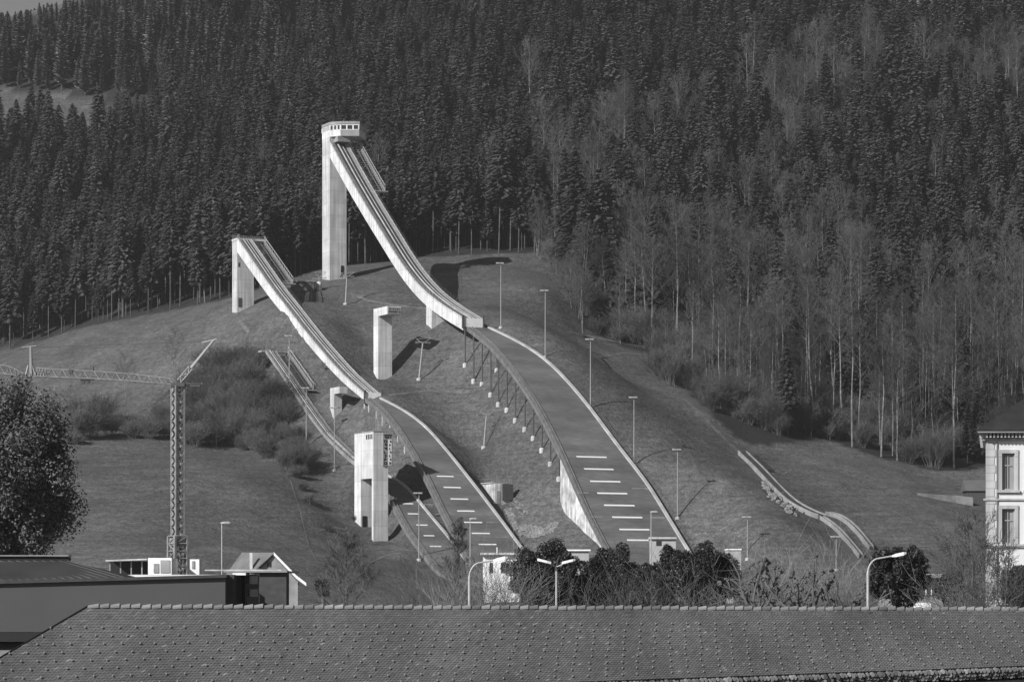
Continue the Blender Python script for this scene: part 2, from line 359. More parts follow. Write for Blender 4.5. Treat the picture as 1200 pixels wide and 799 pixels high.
# forest edge, as spot positions along the wood's lower border
edge = [(-200, 455), (0, 415), (100, 385), (200, 366), (262, 353), (300, 342), (340, 328), (372, 318), (420, 312), (450, 309), (480, 304), (628, 298), (645, 310), (664, 345), (684, 388), (720, 405), (765, 420), (800, 455), (830, 482), (868, 520),
        (900, 524), (960, 515), (1040, 540), (1100, 555), (1140, 548), (1350, 545)]
ex = [p[0] for p in edge]; ey = [p[1] for p in edge]
def in_poly(x, y, P):
    r = False; j = len(P)-1
    for i in range(len(P)):
        if (P[i][1] > y) != (P[j][1] > y) and x < (P[j][0]-P[i][0])*(y-P[i][1])/(P[j][1]-P[i][1])+P[i][0]: r = not r
        j = i
    return r
clearing = [(-60, 100), (60, 108), (140, 120), (205, 125), (205, 145), (190, 168), (120, 176), (-60, 178)]
bald = [(-300, 60), (-300, -120), (130, -120), (170, -20), (76, 12), (0, 26), (-40, 34)]
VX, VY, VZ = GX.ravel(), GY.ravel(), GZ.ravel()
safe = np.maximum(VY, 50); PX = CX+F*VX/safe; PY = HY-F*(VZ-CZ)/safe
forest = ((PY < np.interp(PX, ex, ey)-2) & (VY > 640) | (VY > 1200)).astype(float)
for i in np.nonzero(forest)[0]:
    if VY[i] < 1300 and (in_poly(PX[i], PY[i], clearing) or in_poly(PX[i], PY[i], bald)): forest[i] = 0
nx, ny = GX.shape
ii = (np.arange(nx-1)[:, None]*ny+np.arange(ny-1)[None]).ravel()
faces = np.stack([ii, ii+ny, ii+ny+1, ii+1], 1)
me = bpy.data.meshes.new('ground'); me.vertices.add(len(VX)); me.vertices.foreach_set('co', np.stack([VX, VY, VZ], 1).ravel())
me.loops.add(faces.size); me.loops.foreach_set('vertex_index', faces.ravel()); me.polygons.add(len(faces))
me.polygons.foreach_set('loop_start', np.arange(0, faces.size, 4)); me.polygons.foreach_set('loop_total', np.full(len(faces), 4))
me.polygons.foreach_set('use_smooth', np.ones(len(faces), bool)); me.update(); me.validate()
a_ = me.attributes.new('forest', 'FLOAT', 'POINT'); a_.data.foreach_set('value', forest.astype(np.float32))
gm = bpy.data.materials.new('meadow'); gm.use_nodes = True; t = gm.node_tree; n = t.nodes; L = t.links; b = n['Principled BSDF']; b.inputs['Roughness'].default_value = .95; b.inputs['Specular IOR Level'].default_value = .15
tc = n.new('ShaderNodeTexCoord')
def nz(scale, det, lo, hi, o0, o1, stretch=(1, 1, 1), dist=0.):
    mp = n.new('ShaderNodeMapping'); mp.inputs['Scale'].default_value = stretch; L.new(tc.outputs['Object'], mp.inputs[0])
    z = n.new('ShaderNodeTexNoise'); z.inputs['Scale'].default_value = scale; z.inputs['Detail'].default_value = det; z.inputs['Roughness'].default_value = .65; z.inputs['Distortion'].default_value = dist; L.new(mp.outputs[0], z.inputs['Vector'])
    r = n.new('ShaderNodeMapRange'); r.inputs[1].default_value = lo; r.inputs[2].default_value = hi; r.inputs[3].default_value = o0; r.inputs[4].default_value = o1; L.new(z.outputs[0], r.inputs[0]); return r.outputs[0]
def mth(op, a, b_):
    q = n.new('ShaderNodeMath'); q.operation = op
    for k, s in enumerate((a, b_)):
        if hasattr(s, 'links'): L.new(s, q.inputs[k])
        else: q.inputs[k].default_value = s
    return q.outputs[0]
v = mth('MULTIPLY', nz(.028, 5, .36, .64, .8, 1.2), nz(.16, 6, .3, .7, .84, 1.16))
v = mth('MULTIPLY', v, nz(.8, 5, .36, .64, .72, 1.28, (1, 1, 1.6)))
v = mth('MULTIPLY', v, nz(2.6, 4, .36, .64, .7, 1.3))
v = mth('MULTIPLY', v, .088)
v = mth('MULTIPLY', v, nz(1.0, 4, .35, .65, .84, 1.16, (.10, .10, 1.9), .3))      # cattle tracks along the contours
patch = nz(.11, 8, .60, .72, 0, .045, dist=.6)      # dry pale patches of last year's grass
v = mth('ADD', v, mth('MULTIPLY', patch, nz(1.5, 4, .4, .6, .2, 1)))
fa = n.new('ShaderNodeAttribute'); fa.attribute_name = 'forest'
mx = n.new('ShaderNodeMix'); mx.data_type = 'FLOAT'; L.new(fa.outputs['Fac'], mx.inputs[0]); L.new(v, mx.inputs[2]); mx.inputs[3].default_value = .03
cb = n.new('ShaderNodeCombineColor')
for i in range(3): L.new(mx.outputs[0], cb.inputs[i])
L.new(cb.outputs[0], b.inputs['Base Color'])
bp = n.new('ShaderNodeBump'); bp.inputs['Strength'].default_value = 1; bp.inputs['Distance'].default_value = .35; L.new(nz(1.1, 6, 0, 1, 0, 1), bp.inputs['Height']); L.new(bp.outputs[0], b.inputs['Normal'])
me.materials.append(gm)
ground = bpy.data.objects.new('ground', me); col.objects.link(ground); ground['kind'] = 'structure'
def ribbon(pix, wd, name='path', m='path', lift=.06):
    """a trodden path or verge laid on the ground along photo positions"""
    P = []
    for (a, b2), (c2, d2) in zip(pix[:-1], pix[1:]):
        k = max(2, int(math.hypot(c2-a, d2-b2)/6))
        for i in range(k): P.append(gnd(a+(c2-a)*i/k, b2+(d2-b2)*i/k))
    P.append(gnd(*pix[-1])); secs = []
    for i, p in enumerate(P):
        q0, q1 = P[max(i-1, 0)], P[min(i+1, len(P)-1)]; dx, dy = q1[0]-q0[0], q1[1]-q0[1]; l = math.hypot(dx, dy) or 1; nx_, ny_ = -dy/l, dx/l
        w_ = wd*(.7+.6*random.random())/2
        secs.append([(p[0]+nx_*w_*k, p[1]+ny_*w_*k, zt(p[0]+nx_*w_*k, p[1]+ny_*w_*k)+lift) for k in (-1, -.33, .33, 1)])
    o = MB().loft(secs, closed=False, caps=False).build(name, M[m]); o['kind'] = 'structure'; return o
for pix, wd in [([(408, 343), (430, 352), (462, 358), (500, 362)], 1.0), ([(660, 388), (700, 396), (740, 404), (790, 414)], .9), ([(690, 420), (730, 414), (760, 416)], 1.1),
                ([(280, 360), (276, 368), (282, 378), (292, 390)], .7), ([(440, 465), (500, 458), (560, 460)], .8), ([(340, 562), (352, 600), (362, 640), (372, 660)], .35),
                ([(372, 622), (392, 618), (412, 622)], .6), ([(432, 660), (455, 650), (470, 648)], .7), ([(930, 548), (985, 555), (1040, 570), (1085, 583)], .5),
                ([(805, 470), (830, 495), (850, 515), (872, 535)], 1.6), ([(905, 553), (917, 556), (928, 550)], .6), ([(1072, 640), (1090, 640), (1110, 641)], .9), ([(1000, 580), (1040, 596), (1070, 610)], .5)]:
    ribbon(pix, wd)
# ---------------------------------------------------------------- helpers for things in the jumps' axis frame
def vec_n(u): return (u*CS, u*SN)
def frame_box(mb, J, t0, t1, u0, u1, z0, z1, mi=0):
    """box between along-positions t0..t1, across u0..u1; z0/z1 numbers or functions of t"""
    f0 = z0 if callable(z0) else (lambda t: z0); f1 = z1 if callable(z1) else (lambda t: z1)
    P = [J.P(t, u, f(t)) for f in (f0, f1) for t, u in ((t1, u0), (t1, u1), (t0, u1), (t0, u0))]
    return mb.hexa(P, mi)
def strip(J, T, zf, u0, u1, lo, hi):
    """closed section swept along the jump; u0,u1 numbers or functions of t; lo,hi offsets from the profile"""
    g = lambda a, t: a(t) if callable(a) else a
    return [[J.P(t, g(u0, t), zf(t)+g(lo, t)), J.P(t, g(u1, t), zf(t)+g(lo, t)), J.P(t, g(u1, t), zf(t)+g(hi, t)), J.P(t, g(u0, t), zf(t)+g(hi, t))] for t in T]
def railing(mb, J, T, zf, u, h=1.0, post=1.6, r=.035, bars=2):
    g = (lambda t: u(t)) if callable(u) else (lambda t: u)
    L_ = [T[0]]; 
    for k in range(1, bars+1):
        mb.tube([J.P(t, g(t), zf(t)+h*k/bars) for t in T], r, 4)
    t = T[0]
    while t <= T[-1]+1e-6:
        mb.tube([J.P(t, g(t), zf(t)-.05), J.P(t, g(t), zf(t)+h)], r*1.2, 4); t += post
    return mb
def build_jump(J, label, grp, depth_top, depth_bot, tstart, label_extra=None, stair=None, plat_t=None, name='ski_jump'):
    T0 = J.iS[0]; bx, by = J.xy(0, 0); root = thing(name, (bx, by, zt(bx, by)), label, 'ski jump', grp)
    W = J.W; T = np.linspace(tstart, 0, 56); zf = J.zi
    dep = lambda t: -(depth_top+(depth_bot-depth_top)*(t-tstart)/(0-tstart))
    MB().loft(strip(J, T, zf, -W/2, W/2, dep, -.45)).build('inrun_beam', M['edge_pale' if J is JC else 'concrete_white'], root)
    side = MB(); side.loft(strip(J, T, zf, -W/2, -W/2+.22, -.45, 0)); side.loft(strip(J, T, zf, W/2-.22, W/2, -.45, .02))
    side.build('inrun_parapet', M['edge_pale' if J is JC else 'concrete'], root)
    k = W/5.0
    MB().loft(strip(J, T, zf, -W/2+.22, -W/2+1.25*k, -.45, -.12)).build('inrun_stairs', M['deck'], root)
    MB().loft(strip(J, T, zf, -W/2+1.25*k, W/2-.95*k, -.45, -.30)).build('track_bed', M['track'], root)
    kb = MB(); kb.loft(strip(J, T, zf, -W/2+1.95*k, -W/2+2.15*k, -.45, .06)); kb.loft(strip(J, T, zf, -W/2+3.1*k, -W/2+3.2*k, -.45, -.1)); kb.build('track_kerb', M['curb'], root)
    MB().loft(strip(J, T, zf, W/2-.95*k, W/2-.22, -.45, -.05)).build('side_walkway', M['deck' if J is JC else 'deck_light'], root)
    railing(MB(), J, T, zf, -W/2+.1, 1.0, 1.7, .03).build('railing', M['steel'], root)
    railing(MB(), J, T, zf, W/2-.1, 1.0, 1.7, .03).build('railing', M['steel_dark'], root)
    # take-off table face
    tb = MB(); frame_box(tb, J, 0.003, .28, -W/2+.1, W/2-.05, zf(0)-2.25, zf(0)-.12); o = tb.build('takeoff_panel', M['takeoff'], root)
    fr = MB(); frame_box(fr, J, .02, .5, -W/2-.35, -W/2+.08, zf(0)-2.6, zf(0)+.5); frame_box(fr, J, .02, .5, W/2, W/2+.28, zf(0)-2.6, zf(0)+.7); frame_box(fr, J, .02, .34, -W/2+.1, W/2-.05, zf(0)-2.4, zf(0)-2.27)
    fr.build('takeoff_frame', M['steel_dark'], root)
    # landing slope
    TL = J.lS; zl = J.zl; hw = lambda t: J.wl(t)/2
    zdeck = J.zi(0)-2.3
    sl = strip(J, TL, zl, lambda t: -hw(t)+.3, lambda t: hw(t)-.35, -.45, 0)
    MB().loft(sl).build('landing_slope', M['mats'], root)
    bw = .75 if J is JA else .6
    MB().loft(strip(J, TL, zl, lambda t: hw(t)-.35, lambda t: hw(t)-.35+bw, -.6, .34)).build('side_board', M['curb'], root)
    wk = 1.05 if J is JA else .9
    MB().loft(strip(J, TL, zl, lambda t: -hw(t)-wk, lambda t: -hw(t)+.08, -.4, .04)).build('side_stairs', M['deck'], root)
    MB().loft(strip(J, TL, zl, lambda t: -hw(t)+.08, lambda t: -hw(t)+.2, -.45, .3)).build('side_board', M['edge_grey'], root)
    MB().loft(strip(J, TL, zl, lambda t: -hw(t)-wk-.16, lambda t: -hw(t)-wk, -.95, .08)).build('edge_beam', M['edge_grey'], root)
    railing(MB(), J, TL[:-8], zl, lambda t: -hw(t)-wk-.05, .95, 1.9, .028).build('railing', M['steel'], root)
    return root
def markings(J, root, segs, faded=()):
    for (x0, x1, y), m, th in [(s, 'marking', .33) for s in segs]+[(s, 'marking_faded', .3) for s in faded]:
        t = J.s_of((x0+x1)/2); Y = J.xy(t)[1]
        # solve the along position from the height of the mark on the profile
        best = min(np.linspace(J.lS[0], J.lS[-1], 900), key=lambda q: abs(proj(*J.P(q, 0, J.zl(q)))[1]-y)); t = float(best)
        X0, Y0 = J.xy(t, 0); u = []
        for px in (x0, x1):
            k = (px-CX)/F; u.append((k*Y0-X0)/(CS-k*SN))
        mb = MB(); mb.loft(strip(J, [t-th/2, t+th/2], J.zl, u[0], u[1], .012, .05)); mb.build('distance_line', M[m], root)
# ================================================================= large jump
ja = build_jump(JA, 'largest concrete ski jump with the tallest tower, cabin on top and wide lined landing slope', 'parallel ski jumps on the hillside', 4.1, 3.0, JA.iS[0])
t0 = JA.iS[0]; W = JA.W; zt0 = JA.zi(t0)
# tower shaft: left face 5.1 m deep, coplanar with the beam but 3 mm proud
gb = min(zt(*JA.xy(t0-5, 0)), zt(*JA.xy(t0, 3)), zt(*JA.xy(t0, -3)))-1.5
zc = CZ+(HY-157)/F*718; tw = MB(); frame_box(tw, JA, t0-5.2, t0+.0, -W/2-.004, W/2-.3, gb, zc-.003); tw.build('tower_shaft', M['concrete'], ja)
zc = CZ+(HY-157)/F*718
pa = np.array(JA.xy(t0-5.25, -W/2-.02)); pb = np.array(JA.xy(t0+.1, -W/2-.02)); pc = pb+(2.85, -1.35); pd = pc+(4.9, 0.); pe = pd+(1.3, 7.2); pf_ = np.array(JA.xy(t0-5.25, W/2+1.5))
plan = [pa, pb, pc, pd, pe, pf_]; cen = sum(plan)/6
def poly_slab(mb, P, z0, z1, grow=0.):
    Q = [p+(p-cen)/np.linalg.norm(p-cen)*grow for p in P]
    return mb.loft([[(p[0], p[1], z0) for p in Q], [(p[0], p[1], z1) for p in Q]])
hd = MB(); poly_slab(hd, plan, zc, zc+1.75); poly_slab(hd, plan, zc+2.85, zc+3.1)
def pier(mb, p, q, f, wd, z0, z1, out=.02):
    d_ = (q-p)/np.linalg.norm(q-p); n2 = np.array((d_[1], -d_[0])); n2 = n2 if np.dot(n2, (p+q)/2-cen) > 0 else -n2; c0 = p+(q-p)*f
    P4 = [c0-d_*wd/2-n2*.25, c0+d_*wd/2-n2*.25, c0+d_*wd/2+n2*out, c0-d_*wd/2+n2*out]
    if (P4[1]-P4[0])[0]*(P4[2]-P4[1])[1]-(P4[1]-P4[0])[1]*(P4[2]-P4[1])[0] < 0: P4.reverse()
    mb.hexa([(x_[0], x_[1], z0) for x_ in P4]+[(x_[0], x_[1], z1) for x_ in P4])
for p, q, n_, wd in ((pa, pb, 4, .75), (pb, pc, 3, .5), (pd, pe, 4, .6), (pe, pf_, 4, .6)):
    for k in range(n_+1): pier(hd, p, q, k/n_, wd, zc+1.75, zc+2.85)
hc = hd.build('start_cabin', M['concrete_white'], ja)
gp = MB(); pier(gp, pc, pd, .5, 4.86, zc+.003, zc+1.62, .06); gp.build('parapet_panel', M['cabin_grey'], hc)
fp = MB()
for k in range(4): pier(fp, pc, pd, k/3, .3, zc+1.62, zc+2.86, .05)
pier(fp, pc, pd, .5, 4.95, zc+1.6, zc+1.68, .055); pier(fp, pc, pd, .5, 4.95, zc+2.8, zc+2.87, .055)
fp.build('window_frame', M['white_paint'], hc)
wn = MB(); poly_slab(wn, plan, zc+1.7, zc+2.9, -.3); wn.build('window_band', M['glass'], hc)
rf = MB(); poly_slab(rf, plan, zc+3.1, zc+3.8, .15); rf.build('roof', M['concrete_old'], hc)
am = MB(); am.tube([(cen[0], cen[1], zc+3.8), (cen[0], cen[1], zc+5)], .05, 5); am.build('antenna', M['steel'], hc)
nk = MB(); frame_box(nk, JA, t0-.1, t0+2.6, -W/2+1.2, W/2-.3, zt0-.2, zc); nk.build('start_room', M['concrete_old'], ja)
dr = MB(); frame_box(dr, JA, t0+.004, t0+.09, W/2-1.9, W/2-1.1, gb+3, gb+5.6); dr.build('door', M['black'], ja)
# start stairs right of the inrun with the high double rail
def on_deck(J, px, py):
    best = None
    for t in np.linspace(J.iS[0]-4, 0, 700):
        X0, Y0 = J.xy(t, 0); k = (px-CX)/F; u = (k*Y0-X0)/(CS-k*SN); e = abs(proj(*J.P(t, u, J.zi(t)))[1]-py)
        if best is None or e < best[0]: best = (e, float(t), float(u))
    return best[1:]
def start_stairs(J, root, ta, tb, wid, zoff=0.):
    T = np.linspace(ta, tb, 30); zf = J.zi; W = J.W
    st = MB(); n_ = int((tb-ta)/.75)
    for k in range(n_):
        t = ta+(tb-ta)*k/n_; frame_box(st, J, t, t+.32, W/2+.1, W/2+wid-.4, zf(t)-.5, zf(t)-.42)
    st.build('start_steps', M['steel_dark'], root)
    gr = MB(); gr.loft(strip(J, T, zf, W/2+wid-.35, W/2+wid-.1, -1.1, -.2)); gr.loft(strip(J, T, zf, W/2+.02, W/2+.12, -1.0, -.45)); gr.loft(strip(J, T, zf, W/2+wid*.62, W/2+wid*.62+.12, -.9, -.5)); gr.build('stair_girder', M['steel'], root)
    rl = MB(); rl.loft(strip(J, T, zf, W/2+wid-.2, W/2+wid-.08, .95, 1.1)); rl.loft(strip(J, T, zf, W/2+wid-.2, W/2+wid-.08, 0, .08))
    for k in range(18): t = ta+(tb-ta)*k/17; rl.tube([J.P(t, W/2+wid-.14, zf(t)-.3), J.P(t, W/2+wid-.14, zf(t)+1)], .04, 4)
    rl.build('high_railing', M['steel_light'], root)
    pf = MB(); frame_box(pf, J, tb, tb+1.6, W/2+.05, W/2+wid, zf(tb)-.9, zf(tb)-.6); pf.build('landing_platform', M['deck_light'], root)
    for q in (.1, .35, .6, .85):
        ps = MB(); t = ta+(tb-ta)*q; ps.tube([J.P(t, W/2+.02, zf(t)-2.6), J.P(t, W/2+wid*.95, zf(t)-1.0)], .1, 6); ps.build('stair_bracket', M['steel'], root)
tA1, uA1 = on_deck(JA, 452, 222); print('A stair', tA1-t0, uA1)
start_stairs(JA, ja, t0+.6, tA1, uA1-W/2)
# pier under the lower inrun
tp = JA.s_of(503, -W/2+.8)
pr = MB(); frame_box(pr, JA, tp-1.6, tp+1.6, -W/2+.7, W/2-.7, zt(*JA.xy(tp, 0))-3, lambda t: JA.zi(t)-2.9); pr.build('pier', M['concrete_white'], ja)
# trestle columns with footings
for (t, x, y), k in zip(FA[:12], range(12)):
    zg = zt(x, y); rows = [-JA.wl(t)/2-.6] + ([-.2] if k in (2, 4, 5) else [])
    for j, u in enumerate(rows):
        x, y = JA.xy(t, u); zg = zt(x, y)
        cm = MB(); s_ = .17
        cm.tube([(x, y, zg-.3), (x, y, JA.zl(t)-.6)], s_, 8); co = cm.build('column', M['steel_dark'], ja)
        fm = MB(); fm.lathe((x, y, zg-.6), [(.55, 0), (.55, .9), (.42, 1.15), (.2, 1.2)], 10); fm.build('footing', M['concrete'], co)
gd = MB()
for (t, x, y) in FA[:12]: frame_box(gd, JA, t-.12, t+.12, -JA.wl(t)/2-.8, JA.wl(t)/2-.4, lambda q: JA.zl(q)-.85, lambda q: JA.zl(q)-.47)
gd.build('cross_beams', M['steel_dark'], ja)
# soiled retaining wall below the lower left edge
tw0 = FA[12][0]-.2; tw1 = JA.lS[-9]+3
wl_ = MB(); TT = np.linspace(tw0, tw1, 24)
wl_.loft([[JA.P(q, -JA.wl(q)/2-1.22, zt(*JA.xy(q, -JA.wl(q)/2-1.6))-2), JA.P(q, -JA.wl(q)/2-.6, zt(*JA.xy(q, -JA.wl(q)/2-1.6))-2), JA.P(q, -JA.wl(q)/2-.6, JA.zl(q)-.46), JA.P(q, -JA.wl(q)/2-1.22, JA.zl(q)-.46)] for q in TT])
wl_.build('retaining_wall', M['concrete_soiled'], ja)
markings(JA, ja, [(675.7, 710.8, 535.3), (684.7, 719, 549.7), (691.7, 727, 564.4), (700, 735, 578), (708, 743.6, 592), (717.5, 752.6, 606), (726, 761, 620.6), (735, 760, 633)],
         [(693, 706, 606), (763, 779, 606), (676, 690, 578), (741, 762, 572)])
# slatted snow fence on the right edge
fn = MB(); TL = JA.lS[3:-8]
for q in np.arange(TL[0], TL[-1], 1.5): fn.tube([JA.P(q, JA.wl(q)/2+1.1, zt(*JA.xy(q, JA.wl(q)/2+1.1))-.2), JA.P(q, JA.wl(q)/2+1.1, JA.zl(q)+.75)], .05, 4)
for h in (.15, .7): fn.tube([JA.P(q, JA.wl(q)/2+1.1, JA.zl(q)+h) for q in TL], .035, 4)
fn.build('outer_railing', M['steel_dark'], ja)
# ================================================================= middle jump
jb = build_jump(JB, 'middle-sized concrete ski jump left of the big one, open deck on its short tower', 'parallel ski jumps on the hillside', 3.6, 1.6, JB.iS[0])
t0 = JB.iS[0]; W = JB.W; zt0 = JB.zi(t0)
gb = min(zt(*JB.xy(t0-3, 0)), zt(*JB.xy(t0, 3)))-1.5
tw = MB(); frame_box(tw, JB, t0-3.6, t0, -W/2-.004, W/2+.6, gb, zt0-.5); tw.build('tower_shaft', M['concrete'], jb)
dk = MB(); frame_box(dk, JB, t0-3.7, t0+.2, -W/2-.12, W/2+4.0, zt0-.5, zt0+.05); dk.build('start_deck', M['concrete'], jb)
rl = MB()
for t, u0, u1 in ((t0-3.6, -W/2, W/2+4.0),): 
    for k in range(17): u = u0+(u1-u0)*k/16; rl.tube([JB.P(t, u, zt0), JB.P(t, u, zt0+1.1)], .035, 4)
    for h in (.4, .75, 1.1): rl.tube([JB.P(t, u0, zt0+h), JB.P(t, u1, zt0+h)], .035, 4)
for u in (-W/2, W/2+3.9):
    for h in (.55, 1.1): rl.tube([JB.P(t0-3.6, u, zt0+h), JB.P(t0, u, zt0+h)], .035, 4)
rl.build('deck_railing', M['steel'], jb)
dr = MB(); frame_box(dr, JB, t0+.004, t0+.08, -W/2+.3, -W/2+1.2, gb+1.7, gb+4.0); dr.build('door', M['steel_dark'], jb)
wd = MB(); frame_box(wd, JB, t0+.004, t0+.08, -W/2+.3, -W/2+.6, zt0-7.2, zt0-6.2); wd.build('slit_window', M['black'], jb)
tB1, uB1 = on_deck(JB, 344, 330); print('B stair', tB1-t0, uB1)
start_stairs(JB, jb, t0+.6, tB1, uB1-W/2)
for (t, x, y) in FB:
    for u in (-JB.wl(t)/2-.3,):
        x, y = JB.xy(t, u); zg = zt(x, y); cm = MB(); frame_box(cm, JB, t-.22, t+.22, u-.35, u+.35, zg-.8, JB.zl(t)-.3); cm.build('column', M['concrete'], jb)
markings(JB, jb, [(512, 531.6, 558), (520, 540, 571.3), (528, 548.6, 584.6), (536, 556, 598.8), (544, 565, 612), (553, 574, 625), (561, 581.7, 637.6)], [(570, 584, 612), (581, 596, 629), (495, 508, 592)])
# ================================================================= small jump
jc = build_jump(JC, 'small ski jump lying low on the slope, steel start stairs above the bushes', 'parallel ski jumps on the hillside', .75, .9, JC.iS[0])
t0 = JC.iS[0]; W = JC.W
tC1, uC1 = on_deck(JC, 368, 454); print('C stair', tC1-t0, uC1)
start_stairs(JC, jc, t0+.2, tC1, uC1-W/2)
pf = MB(); frame_box(pf, JC, t0-2.2, t0+.1, -W/2-1.0, W/2+3.6, JC.zi(t0)-.5, JC.zi(t0)-.1); pf.build('start_deck', M['deck_light'], jc)
markings(JC, jc, [(472, 484, 590), (478, 490, 602), (488, 501, 615), (496.6, 509, 627.6), (504, 517, 640)], [(510, 520, 602), (519, 527, 640)])
# ================================================================= tiny double jump far right
class Poly:
    pass
def slide(pix, wd, root, name, m='curb', y0=560., lift=.9):
    P = []
    for a, b in zip(pix[:-1], pix[1:]):
        k = max(2, int(math.hypot(b[0]-a[0], b[1]-a[1])/5))
        for i in range(k): P.append((a[0]+(b[0]-a[0])*i/k, a[1]+(b[1]-a[1])*i/k))
    P.append(pix[-1]); W3 = [gnd(*p) for p in P]; W3 = [(x, y, zt(x, y)+lift) for x, y, z in W3]
    for _ in range(4):
        for i in range(1, len(W3)-1): W3[i] = tuple((W3[i-1][k]+2*W3[i][k]+W3[i+1][k])/4 for k in range(3))
    n_ = (CS, SN)
    MB().loft([[(x-n_[0]*wd/2, y-n_[1]*wd/2, z-1.0), (x+n_[0]*wd/2, y+n_[1]*wd/2, z-1.0), (x+n_[0]*wd/2, y+n_[1]*wd/2, z), (x-n_[0]*wd/2, y-n_[1]*wd/2, z)] for x, y, z in W3]).build(name, M['track'], root)
    for s in (-1, 1):
        MB().loft([[(x+n_[0]*(s*wd/2+e), y+n_[1]*(s*wd/2+e), z+h) for e, h in ((-.15, -1.0), (.15, -1.0), (.15, .3), (-.15, .3))] for x, y, z in W3]).build('side_board', M['edge_pale'], root)
g0 = gnd(955, 602)
jd = thing('ski_jump', g0, 'tiny twin ski jump far right on the meadow with narrow pale side boards', 'ski jump', 'parallel ski jumps on the hillside')
slide([(870, 534), (890, 553), (912, 577), (930, 594), (946, 602), (957, 607), (964, 609)], 2.1, jd, 'inrun_track')
slide([(962, 608), (974, 615), (986, 626), (998, 640), (1009, 654)], .9, jd, 'landing_slope', lift=.6)
slide([(970, 604), (985, 606), (1000, 618), (1012, 632), (1021, 644)], 1.0, jd, 'landing_slope', lift=.6)
ss = MB()
for k in range(14):
    a = gnd(881+k*1.35, 536+k*1.25); ss.box((a[0]+.3, a[1], a[2]+.5), (2.2, .5, .25), TH)
ss.build('start_steps', M['steel_dark'], jd)
# ---------------------------------------------------------------- towers on the slope
class Loc:   # local frame with its own origin, same axis
    def __init__(s, x, y): s.x, s.y = x, y
    def P(s, t, u, z): return (s.x+t*SN+u*CS, s.y-t*CS+u*SN, z)
    def xy(s, t, u=0.): return s.P(t, u, 0)[:2]
def glyphs(mb, L, t, u0, u1, z0, z1, rows, cols, seed, cell=.72):
    """block letters too small to read in the photograph: strokes of unreadable characters"""
    r = random.Random(seed); du = (u1-u0)/cols; dz = (z1-z0)/rows
    pats = [('t', 'm', 'b'), ('l', 'r', 't', 'b'), ('l', 't', 'm'), ('r', 't', 'm'), ('l', 'm', 'r'), ('l', 'b'), ('m', 'r', 'b')]
    for i in range(rows):
        for j in range(cols):
            a = u0+du*j+du*(1-cell)/2; b_ = a+du*cell; c0 = z0+dz*i+dz*(1-cell)/2; d0 = c0+dz*cell; s_ = min(du, dz)*.2
            for q in r.choice(pats):
                x0, x1, y0, y1 = {'l': (a, a+s_, c0, d0), 'r': (b_-s_, b_, c0, d0), 't': (a+s_, b_-s_, d0-s_, d0), 'b': (a+s_, b_-s_, c0, c0+s_), 'm': (a+s_, b_-s_, (c0+d0)/2-s_/2, (c0+d0)/2+s_/2)}[q]
                frame_box(mb, L, t, t+.04, x0, x1, y0, y1)
# tall inverted-L tower between the jumps
Y = 655; x, y, z = at(443.2, 447, Y); L1 = Loc(x, y); zg = zt(x, y); ztop = CZ+(HY-361)/F*Y
t1 = thing('judge_tower', (x, y, zg), 'tall white inverted-L concrete pillar whose arm juts right, between the two larger jumps', 'tower', 'concrete towers beside the jumps')
a = MB(); frame_box(a, L1, -2.8, 0, 0, 3.55, zg-3, ztop-1.9); a.build('shaft', M['concrete_white'], t1)
a = MB(); frame_box(a, L1, -2.8, 5.4, 0.0, 3.55, ztop-1.9, ztop); a.build('arm', M['concrete_white'], t1)
a = MB(); frame_box(a, L1, 5.403, 5.5, .1, 3.4, ztop-1.7, ztop-.2); o = a.build('window_panel', M['plaster'], t1)
a = MB(); glyphs(a, L1, 5.503, .2, 3.3, ztop-1.6, ztop-.3, 2, 6, 3); a.build('lettering', M['black'], o)
# small inverted-L tower
Y = 634; x, y, z = at(391.5, 490, Y); L2 = Loc(x, y); zg = zt(x, y); ztop = CZ+(HY-454)/F*Y
t2 = thing('judge_tower', (x, y, zg), 'small squat inverted-L concrete tower under the middle jump\'s take-off', 'tower', 'concrete towers beside the jumps')
a = MB(); frame_box(a, L2, -2.4, 0, 0, 1.95, zg-3, ztop-1.5); a.build('shaft', M['concrete'], t2)
a = MB(); frame_box(a, L2, -2.4, 3.2, 0, 1.95, ztop-1.5, ztop); a.build('arm', M['concrete'], t2)
a = MB(); frame_box(a, L2, .004, .06, .5, 1.4, ztop-4.6, ztop-4.3); a.build('vent', M['concrete_old'], t2)
# the big portal-shaped judges' tower
Y = 583; x, y, z = at(437.6, 631, Y); L3 = Loc(x, y); zg = zt(x, y); ztop = CZ+(HY-505.5)/F*Y
t3 = thing('judge_tower', (x, y, zg), 'broad white portal-shaped judges\' tower with a lettered vertical board, nearest of the concrete towers', 'tower', 'concrete towers beside the jumps')
zu = CZ+(HY-560)/F*Y
a = MB(); frame_box(a, L3, -10.3, 0, 0, 3.35, zu, ztop); bd = a.build('cabin_block', M['concrete_white'], t3)
a = MB(); frame_box(a, L3, -.85, 0, 0, 3.35, zg-4, zu); a.build('leg', M['concrete_white'], t3)
a = MB(); frame_box(a, L3, -10.3, -6.7, 0, 3.35, zt(*L3.xy(-8, 0))-4, zu); a.build('leg', M['concrete_white'], t3)
a = MB(); frame_box(a, L3, -10.4, .1, -.1, 3.45, ztop, ztop+.16); a.build('roof_slab', M['concrete_old'], t3)
for k in range(4):
    a = MB(); frame_box(a, L3, -3.9+k*.95, -3.9+k*.95+.5, -.05, -.004, ztop-1.5, ztop-.5); a.build('window', M['black'], t3)
a = MB(); frame_box(a, L3, .004, .25, 2.05, 4.3, ztop-7.2, ztop-.25); bo = a.build('sign_board', M['deck_light'], t3)
